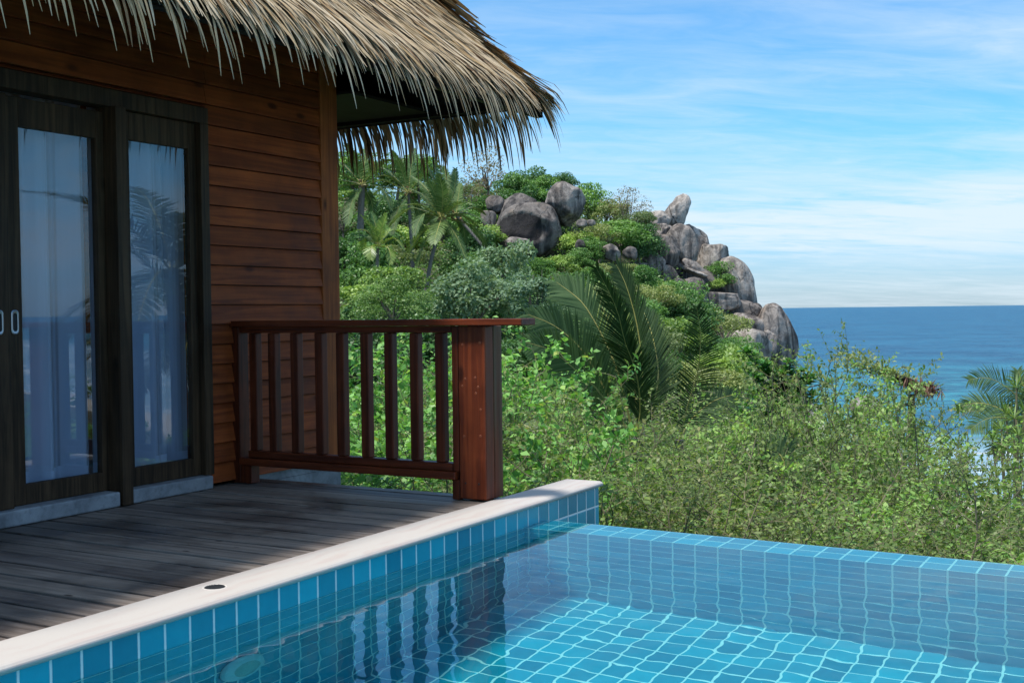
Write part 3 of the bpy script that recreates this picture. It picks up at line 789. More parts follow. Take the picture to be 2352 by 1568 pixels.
# =================================================================== VILLA
EX, EY, EZ = 7.12, 3.74, 2.37       # eave corner (structure); thatch hangs below
SL = 1.10
def build_villa():
    p = thing('wooden_villa', 'red brown timber villa with a shaggy thatched roof and dark framed sliding glass doors', 'house', (4.5, YF, 0))
    # ---- lapped cladding
    mb = MB()
    def clad(x0, x1, z0, z1, y=YF):
        z = 0.02 + 0.112 * math.floor((z0 - 0.02) / 0.112 + 1e-6); rng = np.random.default_rng(int(x0 * 100))
        while z < z1 - 1e-6:
            a, b = max(z, z0), min(z + 0.112, z1)
            prof = [(y - .024, a), (y - .024, a + .004), (y - .004, b - .005), (y + .012, b - .005), (y + .012, a)]
            mb.prism(prof, 0, x0, x1)
            z += 0.112
    clad(4.948, 5.955, 0.02, 3.1); clad(0.9, 4.944, 2.125, 3.1)
    w = mb.build('wall', CLAD, p)
    MB().box(4.95, 5.955, YF + .0125, YF + .034, 0.02, 3.1).box(0.9, 4.944, YF + .0125, YF + .034, 2.125, 3.1).build('shadow_gap_backing', BLACK, p)  # black backing paints the shadow lines between the lapped boards
    mb = MB(); mb.box(6.10, 6.13, YF + .035, 9.4, 0.0, 3.1); mb.box(0.9, 0.95, YF + .05, 9.4, 0.0, 3.1); mb.box(0.9, 1.2, 9.4, 9.45, 0.0, 3.1); mb.box(4.4, 6.13, 9.4, 9.45, 0.0, 3.1); mb.box(1.2, 4.4, 9.4, 9.45, 0.0, 0.5); mb.box(1.2, 4.4, 9.4, 9.45, 2.3, 3.1)  # unseen rear wall; its opening is added to light the curtains
    mb.build('side_wall', CLAD, p)
    MB().box(5.957, 6.128, YF - .024, YF + .033, -0.03, 3.05).build('corner_post', CORNER, p, bevel=0.004)
    MB().box(0.9, 5.26, YF - .02, 9.4, -2.6, -0.035).box(5.26, 6.13, YF - .006, 9.4, -2.6, -0.032).box(5.26, 5.95, YF - .004, YF + .03, -0.03, 0.019).build('plinth', CONC, p)
    MB().box(0.96, 6.08, YF + .06, 9.39, 0.04, 0.06).build('room_floor', mat_plain('room_floor', (0.25, 0.2, 0.16), 0.4), p)
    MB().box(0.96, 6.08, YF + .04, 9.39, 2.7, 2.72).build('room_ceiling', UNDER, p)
    # ---- concrete sill in two lengths
    MB().box(0.9, 4.235, YF - .075, YF + .05, 0.001, 0.076).box(4.325, 4.905, YF - .070, YF + .05, 0.001, 0.074).build('door_sill', CONC, p, bevel=0.008)
    # ---- door frame
    MB().box(0.9, 4.945, YF - .040, YF + .07, 2.03, 2.118).box(4.882, 4.945, YF - .040, YF + .07, 0.0745, 2.0295).box(4.250, 4.318, YF - .078, YF + .07, 0.002, 2.0295).build('door_frame', FRAMEW, p, bevel=0.003)
    def panel(x0, x1, sl, sr, y, zb, zt, gb, gt, name, handle=None, lab=None):
        mb = MB(); mb.box(x0, x0 + sl, y, y + .04, zb, zt); mb.box(x1 - sr, x1, y, y + .04, zb, zt)
        mb.box(x0 + sl + .0005, x1 - sr - .0005, y + .001, y + .039, zb, gb); mb.box(x0 + sl + .0005, x1 - sr - .0005, y + .001, y + .039, gt, zt)
        d = mb.build(name, FRAMEW, p, bevel=0.003)
        if lab: d['label'] = lab
        MB().box(x0 + sl - .004, x1 - sr + .004, y + .018, y + .024, gb - .004, gt + .004).build('glass_pane', GLASS, d)
        if handle:
            hx = handle; hb = MB(); n = 28; zc = 0.945; yy = y
            def oval(rx, rz, y_, st): return [(hx + rx * math.copysign(abs(math.cos(2 * math.pi * k / n)) ** .8, math.cos(2 * math.pi * k / n)), y_, zc + (rz - rx) * (1 if math.sin(2 * math.pi * k / n) > 0 else -1) * (abs(math.sin(2 * math.pi * k / n)) > 1e-6) + rx * math.sin(2 * math.pi * k / n)) for k in range(n)]
            ring = [(0.0215, 0.058, yy), (0.0215, 0.058, yy - .004), (0.017, 0.053, yy - .006), (0.0125, 0.043, yy - .0045), (0.012, 0.042, yy - .0005)]
            b0 = len(hb.v)
            for rx, rz, y_ in ring: hb.v += oval(rx, rz, y_, 0)
            for i in range(len(ring) - 1):
                for k in range(n): hb.f.append((b0 + i * n + k, b0 + i * n + (k + 1) % n, b0 + (i + 1) * n + (k + 1) % n, b0 + (i + 1) * n + k))
            h = hb.build('handle', CHROME, d)
            MB().poly(oval(0.0125, 0.043, yy - .0012, 0)).build('recess', BLACK, h)
        return d
    panel(3.645, 4.248, .096, .048, YF + .012, .078, 2.005, .174, 1.868, 'sliding_door', 3.697)
    panel(2.85, 3.640, .09, .096, YF - .034, .078, 2.005, .174, 1.868, 'sliding_door', 3.578, 'sliding door panel cut off by the left edge of the view')
    panel(4.320, 4.880, .084, .052, YF + .0, .0755, 2.028, .174, 1.884, 'fixed_door_panel')
    panel(2.00, 2.845, .09, .09, YF + .012, .078, 2.005, .174, 1.868, 'fixed_door_panel')
    # ---- roof body: hipped slab, rafters and eave boards
    def slope_z(y): return EZ + SL * (y - EY)
    x0, x1, y0, y1 = -0.6, EX, EY, 10.0; run = (y1 - y0) / 2; hz = EZ + SL * run
    def hip(off):   # outer or inner hipped surface
        o = off
        return [(x0, y0, EZ + o), (x1, y0, EZ + o), (x1, y1, EZ + o), (x0, y1, EZ + o), (x0 + run, y0 + run, hz + o), (x1 - run, y0 + run, hz + o)]
    roof = thing('thatched_roof', 'x', 'x', (0, 0, 0)); del roof['label']; del roof['category']; roof.parent = p; roof.location = (0, 0, 0)
    mb = MB()
    q = ((0, 1, 5, 4), (1, 2, 5), (2, 3, 4, 5), (3, 0, 4))
    mb.v += hip(0.03); mb.f += list(q); mb.build('thatch_base', THATCHB, roof, fix=False)
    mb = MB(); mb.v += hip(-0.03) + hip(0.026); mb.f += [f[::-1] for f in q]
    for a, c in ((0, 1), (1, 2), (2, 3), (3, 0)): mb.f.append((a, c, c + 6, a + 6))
    mb.build('shaded_roof_underside', THATCHD, roof, fix=False)  # inner copy of the thatch surface, shade put into its colour
    mb = MB()
    mb.box(x0, EX - .02, EY + .02, EY + .07, EZ - .10, EZ - .004)                      # front eave board
    mb.box(EX - .075, EX - .024, EY + .075, y1, EZ - .02, EZ + .07)                        # side eave board
    for k in range(9):                                                                   # rafters under the front slope
        xx = 0.6 + k * 0.62
        mb.v += [(xx, EY + .08, slope_z(EY + .08) - .09), (xx + .06, EY + .08, slope_z(EY + .08) - .09), (xx + .06, YF - .03, slope_z(YF) - .09), (xx, YF - .03, slope_z(YF) - .09),
                 (xx, EY + .08, slope_z(EY + .08) - .01), (xx + .06, EY + .08, slope_z(EY + .08) - .01), (xx + .06, YF - .03, slope_z(YF) - .03), (xx, YF - .03, slope_z(YF) - .03)]
        b = len(mb.v) - 8
        mb.f += [tuple(b + i for i in q) for q in ((0, 3, 2, 1), (4, 5, 6, 7), (0, 1, 5, 4), (1, 2, 6, 5), (2, 3, 7, 6), (3, 0, 4, 7))]
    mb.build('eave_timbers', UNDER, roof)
    # soffit closing the side overhang from the wall out to the eave board
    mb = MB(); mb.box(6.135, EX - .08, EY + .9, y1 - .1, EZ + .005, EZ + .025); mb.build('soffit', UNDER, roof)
    # ---- the leaf strips of the thatch
    rng = np.random.default_rng(21)
    V = []; Fc = []; Rr = []
    def strip(P0, d0, down, L, w, h, s0, seg=6, drift=None, tone=0.6, nrm=None, hang=1.0):
        """one dry leaf strip: starts at P0, runs along d0, bends to the vertical beyond the eave"""
        p = P0 + nrm * h; d = d0.copy(); side = norm(np.cross(d0, nrm)); s = s0; step = L / seg
        tw = rng.normal() * 0.14; curl = rng.normal() * 0.06; lift = rng.uniform(0.0, 0.16)
        b = len(V)
        for k in range(seg + 1):
            u = k / seg
            ww = w * (0.75 + 0.25 * min(1, u * 4)) * (1.0 if u < 0.72 else (0.78 if u < 0.9 else 0.22))
            sd = norm(side + nrm * tw * u)
            V.append(p - sd * ww * 0.5); V.append(p + sd * ww * 0.5)
            if s < 0: d = norm(d + np.array([0, 0, -1.0]) * hang * step * 3.2)
            d = norm(d + side * curl * step * 3)
            p = p + d * step + nrm * (lift * step * u if s > 0.02 else 0.0); s -= step
        t = float(np.clip(tone + rng.normal() * 0.20, 0, 1))
        for k in range(seg):
            Fc.append((b + 2 * k, b + 2 * k + 1, b + 2 * k + 3, b + 2 * k + 2)); Rr.extend([t, t])
        Rr.extend([t, t])
    # front slope
    sd0 = norm(np.array([0, -1.0, -SL])); nr0 = norm(np.array([0, -SL, 1.0]))
    rows = [(-0.04, 1.0)] + [(0.0 + 0.062 * i, 1.0) for i in range(46)]
    top = 0.045
    for ri, (s_end, dens) in enumerate(rows):
        xr = EX - (s_end * 0.673)        # hip line cuts the row
        cnt = int((xr - 1.7) / 0.0105)
        for _ in range(cnt):
            x = rng.uniform(1.7, xr + 0.04)
            L = rng.uniform(0.26, 0.50) if ri > 3 else rng.uniform(0.28, 0.46)
            drift = 0.26 + 0.55 * np.clip((x - 3.8) / 3.2, 0, 1) + rng.normal() * (0.13 if rng.uniform() < 0.25 else 0.06)
            d = norm(sd0 + np.array([drift, 0, 0]))
            over = rng.uniform(0.06, 0.24) if ri < 4 else rng.uniform(-0.05, 0.10)
            along = s_end - over + L             # start point up the slope
            y_ = EY + along * 0.673 ; z_ = EZ + along * 0.74
            P0 = np.array([x - drift * L * 0.8, y_, z_ + top * 0.6])
            strip(P0, d, None, L, rng.uniform(0.011, 0.027), rng.uniform(0.003, 0.034), along, 6, tone=(0.80 - 0.20 * min(1, ri / 30)) if rng.uniform() > 0.14 + 0.014 * ri else 0.25, nrm=nr0, hang=rng.uniform(0.3, 1.3))
    # loose strips hanging from the front eave
    for _ in range(220):
        x = rng.uniform(1.7, EX); along = rng.uniform(0.0, 0.12); L = rng.uniform(0.28, 0.50)
        drift = 0.15 + rng.normal() * 0.15
        strip(np.array([x - .1, EY + along * 0.673, EZ + along * 0.74 + .02]), norm(sd0 + np.array([drift, 0, -0.1])), None, L, rng.uniform(0.009, 0.020), 0.02, along, 6, tone=0.62, nrm=nr0, hang=1.2)
    # side slope: rows seen from below along the far eave, and the rows by the hip
    sd1 = norm(np.array([1.0, 0, -SL])); nr1 = norm(np.array([SL, 0, 1.0]))
    for ri in range(30):
        s_end = 0.085 * ri; yr = EY + s_end * 0.673
        ymax = 8.4 if ri < 5 else yr + 1.2
        cnt = int((ymax - yr) / (0.019 if ri < 5 else 0.018))
        for _ in range(cnt):
            y_ = rng.uniform(yr - 0.03, ymax); L = rng.uniform(0.40, 0.66)
            drift = -(0.10 + 0.5 * np.clip(1 - (y_ - yr) / 1.2, 0, 1)) + rng.normal() * 0.12
            d = norm(sd1 + np.array([0, drift, 0]))
            over = rng.uniform(0.28, 0.54) if ri < 5 else rng.uniform(-0.05, 0.10)
            along = s_end - over + L
            P0 = np.array([EX - along * 0.673, y_ - drift * L * 0.8, EZ + along * 0.74 + top * 0.6])
            strip(P0, d, None, L, (rng.uniform(0.009, 0.020) if ri < 5 else rng.uniform(0.015, 0.028)), rng.uniform(0.012, 0.05), along, 6, tone=0.60 if rng.uniform() > 0.35 else 0.15, nrm=nr1, hang=rng.uniform(1.4, 2.6))
    # hip cap strips
    hd = norm(np.array([1.0, -1.0, -SL])); nh = norm(np.array([SL * .5, -SL * .5, 1.0]))
    for _ in range(1300):
        a = rng.uniform(0, 3.2); L = rng.uniform(0.35, 0.60)
        along = a + L * 0.6
        P0 = np.array([EX - .03 - along * 0.558, EY + .03 + along * 0.558, EZ + along * 0.614 + 0.01]) + np.array([1, 1, 0]) * rng.normal() * 0.035
        strip(P0, norm(hd + rng.normal(size=3) * 0.07), None, L, rng.uniform(0.016, 0.028), rng.uniform(0.0, 0.03), along, 6, tone=0.62 if rng.uniform() > 0.35 else 0.2, nrm=nh, hang=rng.uniform(1.2, 2.4))
    off = wloc(roof)
    link('thatch', np_mesh('thatch', np.array(V) - off, np.array(Fc), np.array(Rr)), THATCH, roof)
build_villa()

def build_curtains():
    def cloth(name, x0, x1, y, z0, z1, amp, lam, label, seed):
        rng = np.random.default_rng(seed); n = 150; X = np.linspace(x0, x1, n)
        ph = np.cumsum(rng.uniform(0.4, 1.6, n)); ph = ph / ph[-1] * (x1 - x0) / lam * 2 * math.pi
        fold = amp * (np.sin(ph) + 0.35 * np.sin(2.3 * ph + 1.0))
        zs = np.linspace(z0, z1, 14); V = []
        for k, z in enumerate(zs):
            sp = 1 + 0.25 * (1 - k / 13.0)
            for i in range(n): V.append((X[i], y + fold[i] * sp, z + (0.004 * math.sin(i * .3) if k == 0 else 0)))
        sl = np.gradient(fold, X); dens = np.tile(1 - (1 - 0.52) ** np.sqrt(1 + (4.0 * sl) ** 2), 14)
        I = np.arange(n * 14).reshape(14, n)
        Fc = np.stack([I[:-1, :-1], I[:-1, 1:], I[1:, 1:], I[1:, :-1]], -1).reshape(-1, 4)
        m = bpy.data.materials.get('sheer_white_cloth')
        if m is None:
            m, g, b = material('sheer_white_cloth')
            n_ = g.noise(g.scalev(g.pos(), (300, 300, 300)), 1.0, 2)
            hem = g.ramp(g.xyz(g.pos())[2], 0.205, 0.200)
            out = g.n['Material Output']; tr = g('ShaderNodeBsdfTransparent')
            g.set(b.inputs['Base Color'], g.mix(n_, (0.58, 0.68, 0.86), (0.68, 0.77, 0.93))); b.inputs['Roughness'].default_value = 0.9
            tl = g('ShaderNodeBsdfTranslucent'); tl.inputs[0].default_value = (0.75, 0.78, 0.82, 1)
            m1 = g('ShaderNodeMixShader'); m1.inputs[0].default_value = 0.35; g.set(m1.inputs[1], b.outputs[0]); g.set(m1.inputs[2], tl.outputs[0])
            m2 = g('ShaderNodeMixShader'); g.set(m2.inputs[0], g.math('MAXIMUM', g.attr('rnd'), g.math('MULTIPLY', hem, 0.97))); g.set(m2.inputs[1], tr.outputs[0]); g.set(m2.inputs[2], m1.outputs[0])
            g.set(out.inputs[0], m2.outputs[0])
        link(name, np_mesh(name, np.array(V), Fc, dens, smooth=True), m, label=label, cat='curtain', group='curtains behind the glass doors')
    cloth('curtain', 3.0, 4.24, YF + .20, 0.085, 2.10, 0.045, 0.26, 'sheer white curtain behind the left sliding glass door', 4)
    cloth('curtain', 4.30, 4.93, YF + .17, 0.085, 2.10, 0.045, 0.24, 'sheer white curtain behind the narrow right glass panel', 9)
build_curtains()
# =================================================================== BOULDERS
import bmesh
from mathutils import noise as mnoise
def boulder(px, py, rx, ry, ang, w, m, label, seed, rough=0.10, dent=None, flat=0.0, depth=None, group='granite boulders on the headland', cat='boulder'):
    """rounded granite block centred on photo position (px, py), radii in photo pixels, w metres ahead"""
    c = at(px, py, w); k = mpp(w); a, b = rx * k, ry * k
    d = (depth * k) if depth else 0.85 * max(min(a, b), 0.55 * max(a, b))
    bm = bmesh.new(); bmesh.ops.create_icosphere(bm, subdivisions=5 if max(rx, ry) > 22 else 4, radius=1.0)
    st = bm.verts.layers.float.new('stain'); so = Vector((seed * 7.3, seed * 3.1, seed * 1.7))
    ca, sa = math.cos(R(ang)), math.sin(R(ang))
    prn = random.Random(int(seed * 17)); cuts = []
    for _ in range(9):
        cuts.append((Vector((prn.gauss(0, 1), prn.gauss(-.3, 1), prn.gauss(.1, .8))).normalized(), prn.uniform(.70, .94)))
    for v in bm.verts:
        q = v.co.copy()
        e = 2.35                                                    # a little squarer than an ellipsoid
        ln = (abs(q.x) ** e + abs(q.y) ** e + abs(q.z) ** e) ** (1 / e); q = q / ln
        n = mnoise.fractal(q * 0.9 + so, 1.0, 2.0, 3) * rough * 1.8 + mnoise.fractal(q * 3.2 + so, 0.9, 2.1, 4) * rough * 0.35
        for nn_, dd_ in cuts:
            e_ = q.dot(nn_) - dd_
            if e_ > 0: q = q - nn_ * e_ * 0.80
        q = q * (1.06 + n)
        s_ = 0.0
        if dent:
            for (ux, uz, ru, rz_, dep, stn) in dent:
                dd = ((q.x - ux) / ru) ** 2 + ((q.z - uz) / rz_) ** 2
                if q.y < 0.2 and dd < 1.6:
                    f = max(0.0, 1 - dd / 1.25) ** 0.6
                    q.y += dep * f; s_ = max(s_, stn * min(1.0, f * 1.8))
        if flat and q.z > flat: q.z = flat + (q.z - flat) * 0.25
        v[st] = s_
        x, z, y = q.x * a, q.z * b, q.y * d
        x, z = x * ca + z * sa, -x * sa + z * ca                    # ang: clockwise on the picture
        v.co = Vector((RT[0] * x + FW[0] * y, RT[1] * x + FW[1] * y, z))
    me = bpy.data.meshes.new('boulder'); bm.to_mesh(me); bm.free()
    for p in me.polygons: p.use_smooth = True
    return link('boulder', me, m, label=label, cat=cat, group=group, loc=tuple(c))

def c3(x, y): return 1406.7 + x / 3.344, 422 + y / 3.344
HEAD = [ # x, y, rx, ry, angle, w, material, label   (enlarged-photo pixels of the headland)
 (492, 232, 72, 128, 24, 131, ROCK_P, 'tall pale boulder leaning right at the very top of the rock pile', .08),
 (345, 285, 75, 62, -8, 130, ROCK_P, 'pale shoulder boulder left of the tall one at the top of the pile', .12),
 (372, 392, 104, 74, -12, 128, ROCK_M, 'cracked brown grey boulder directly under the pale top boulders', .14),
 (640, 490, 88, 150, -14, 132, ROCK_P, 'big pale smooth boulder half hidden behind the large brown round one', .06),
 (528, 488, 100, 142, 6, 127, ROCK_M, 'large round brown grey boulder in the middle of the rock pile', .07),
 (402, 540, 98, 112, -14, 125, ROCK_D, 'dark egg shaped boulder beside the large brown round one', .08),
 (778, 572, 98, 104, 10, 130, ROCK_P, 'reddish peaked boulder standing alone against the sky right of the pile', .10),
 (318, 618, 74, 66, 20, 123, ROCK_M, 'smooth grey boulder below the dark egg shaped one', .08),
 (228, 640, 74, 42, 10, 122, ROCK_P, 'low pale flat topped boulder at the left foot of the pile', .08),
 (136, 530, 50, 38, 10, 121, ROCK_M, 'small round boulder among bushes left of the pile', .08),
 (645, 740, 245, 88, 27, 127, ROCK_D, 'long dark sloping slab across the middle of the rock pile', .07),
 (615, 645, 78, 46, 38, 126, ROCK_M, 'small slab lodged between the large round boulder and the sloping slab', .10),
 (630, 676, 88, 18, 22, 125, ROCK_P, 'thin pale flat stone lying on the long sloping slab', .10),
 (418, 722, 68, 82, -36, 123, ROCK_M, 'split boulder with a dark crack left of the sloping slab', .06),
 (492, 806, 66, 62, -30, 122, ROCK_M, 'lower half of the split boulder resting in the bushes', .06),
 (612, 822, 88, 82, 18, 122, ROCK_D, 'dark rounded boulder under the lower end of the sloping slab', .10),
 (806, 890, 138, 70, 3, 123, ROCK_M, 'squat boulder with a flat pale ledge on top', .10),
 (960, 790, 112, 190, -20, 128, ROCK_P, 'big pale dome boulder against the sky above the sea', .06),
 (1016, 985, 108, 82, 8, 124, ROCK_D, 'smooth dark boulder at the foot of the pale dome', .06),
 (1112, 965, 40, 38, 0, 126, ROCK_M, 'small boulder squeezed behind the tallest seaside monolith', .10),
 (1240, 1170, 132, 212, -14, 123, ROCK_M, 'massive streaked monolith at the seaward end of the headland', .05),
 (1030, 1085, 122, 70, 14, 122, ROCK_M, 'rounded boulder left of the streaked monolith', .08),
 (1050, 1270, 135, 135, 6, 119, ROCK_P, 'pale split faced boulder in front of the streaked monolith', .08),
 (1118, 1146, 66, 30, 14, 118, ROCK_M, 'small flat cap stone on top of the pale split faced boulder', .10),
 (1205, 1225, 62, 88, -8, 120, ROCK_M, 'boulder wedged between the split faced one and the monolith', .08),
 (925, 1365, 46, 108, -32, 117, ROCK_M, 'narrow leaning slab left of the pale split faced boulder', .06),
 (1030, 1400, 62, 66, 0, 117, ROCK_M, 'low boulder under the pale split faced one', .08),
 (702, 958, 42, 20, 14, 121, ROCK_P, 'little pale stone under the flat ledged boulder', .12),
]
for i, (x, y, rx, ry, an, w, m, lab, ro) in enumerate(HEAD):
    px, py = c3(x, y)
    boulder(px, py, rx / 3.344 * 1.20, ry / 3.344 * 1.17, an, w, m, lab, i + 1.0, ro, flat=0.6 if 'flat' in lab else 0)
def c2(x, y): return 1078.5 + x / 4.18, 375 + y / 4.18
CAVE = [
 (560, 640, 272, 240, 4, 116, ROCK_D, 'huge dark boulder with a black hollowed face on the hillside', .06, [(-0.20, 0.02, .74, .56, .22, 1.0)]),
 (455, 440, 172, 132, -4, 119, ROCK_D, 'rounded boulder right behind the huge hollow faced one', .07, None),
 (246, 400, 80, 78, 8, 119, ROCK_D, 'dark domed boulder left of the huge hollow faced one', .08, None),
 (180, 545, 72, 104, 0, 117, ROCK_D, 'blocky dark boulder with a flat pale top beside a palm', .10, None),
 (912, 398, 176, 186, 22, 118, ROCK_M, 'upright triangular boulder on the skyline right of the hollow one', .07, None),
 (795, 600, 62, 86, -18, 118, ROCK_D, 'dark boulder wedged under the upright triangular one', .08, None),
 (470, 800, 125, 72, 12, 113.0, ROCK_M, 'low pale lipped boulder at the foot of the hollow face', .10, None),
 (745, 705, 112, 165, -10, 115.6, ROCK_M, 'right hand buttress boulder under the hollow face', .08, None),
 (1080, 580, 48, 42, 10, 114, ROCK_M, 'small round boulder in bushes below the triangular one', .08, None),
 (1168, 572, 40, 30, 4, 114.5, ROCK_M, 'smallest boulder right of the round one below the triangular one', .08, None),
 (1066, 792, 44, 52, 10, 112, ROCK_D, 'small dark boulder peeping out of the trees mid slope', .10, None),
 (1350, 855, 88, 70, 18, 113, ROCK_M, 'lone grey boulder in the trees halfway to the rock pile', .08, None),
 (1542, 862, 64, 54, 22, 115, ROCK_D, 'dark round boulder between the lone grey one and the pile', .08, None),
]
for i, (x, y, rx, ry, an, w, m, lab, ro, de) in enumerate(CAVE):
    px, py = c2(x, y)
    boulder(px, py, rx / 4.18 * 1.10, ry / 4.18 * 1.07, an, w, m, lab, 40.0 + i, ro, de, flat=0.7 if 'flat pale top' in lab else 0, group='granite boulders on the hillside')
for i, (px, py, rx, ry, w, lab) in enumerate([
 (1764, 892, 22, 26, 96, 'pale boulder low in the bushes below the split faced boulder'),
 (1985, 935, 30, 24, 80, 'whitish weathered boulder seen through the shrubs'),
 (2176, 1150, 34, 20, 30, 'white stone glimpsed low between the near shrubs')]):
    boulder(px, py, rx, ry, 8, w, ROCK_W, lab, 60.0 + i, 0.12, group='pale boulders by the shore')

# =================================================================== TREES ON THE HILLSIDE
SPEC = {}
def species(key, n, rad, blobs, leaf, flat, br, mat_, low=-0.5, vars_=4, seed=0, bare=False):
    out = []
    for k in range(vars_):
        rng = np.random.default_rng(seed * 100 + k)
        V, Fc, r, cs = crown_arrays(rng, n, rad, blobs, leaf, flat, br, low)
        me = np_mesh('crown_' + key, V, Fc, r)
        tm = limb_mesh(rng, (0, 0, -1.7), cs[: (14 if bare else 8)], 0.075 if not bare else 0.06).mesh('trunk_' + key)
        out.append((me, tm))
    SPEC[key] = (out, mat_)
# crowns have unit radius; scaled by the tree
species('dense', 5200, (1, 1, .85), 26, (.105, .062), 0.0, (.26, .44), L_DARK, seed=1)
species('mid', 5200, (1, 1, .85), 26, (.105, .062), 0.0, (.26, .42), L_MID, seed=2)
species('yellow', 4600, (1, 1, .75), 24, (.110, .062), 0.1, (.24, .40), L_YEL, seed=3)
species('silver', 4200, (1, 1, 1.05), 24, (.120, .070), 0.0, (.24, .38), L_SILVER, seed=4)
species('olive', 4000, (1.1, 1.1, .6), 26, (.080, .042), 0.25, (.20, .34), L_OLIVE, low=-0.3, seed=5)
species('dry', 1500, (1, 1, .95), 26, (.075, .040), 0.0, (.20, .34), L_DRY, low=-0.3, seed=6, bare=True)
species('fine', 9000, (1, 1, .95), 30, (.062, .034), 0.0, (.22, .38), L_MID, seed=7)
species('glossy', 7000, (1, 1, .95), 28, (.078, .050), 0.0, (.22, .40), L_SHRUB2, seed=8)
species('bright', 8000, (1, 1, .95), 30, (.066, .036), 0.0, (.22, .38), L_YEL, seed=9)
ADJ = {'dense': 'dense dark green', 'mid': 'leafy mid green', 'yellow': 'yellow green bushy', 'silver': 'pale silvery green', 'olive': 'flat topped olive green',
       'dry': 'dry brownish half bare', 'fine': 'fine leaved green', 'glossy': 'glossy bright green', 'bright': 'bright yellow green'}
PLACED = []
def tree(px, py, w, rad, key, label=None, name='tree', cat='tree', group='trees on the hillside', zs=1.0, sink=0.35, rng=random):
    """crown centred on photo position (px, py) at w metres; the trunk reaches the ground below"""
    c = at(px, py, w); g = gz_at(c[0], c[1]); h = max(c[2] - g, rad * 0.5)
    me, tm = SPEC[key][0][rng.randrange(len(SPEC[key][0]))]
    o = thing(name, label or 'x', cat, (c[0], c[1], g), group)
    cr = link('crown', me, SPEC[key][1], o); cr.location = (0, 0, h); sx_ = rng.uniform(.82, 1.2); cr.scale = (rad * sx_, rad / sx_, rad * zs * rng.uniform(.88, 1.15)); cr.rotation_euler = (0, 0, rng.uniform(0, 6.28))
    tr = link('trunk', tm, BARK, o); tr.location = (0, 0, h); tr.scale = (rad, rad, max(h / 1.7, rad * 0.5)); tr.rotation_euler = cr.rotation_euler
    PLACED.append([o, px, py, w, key, label])
    return o

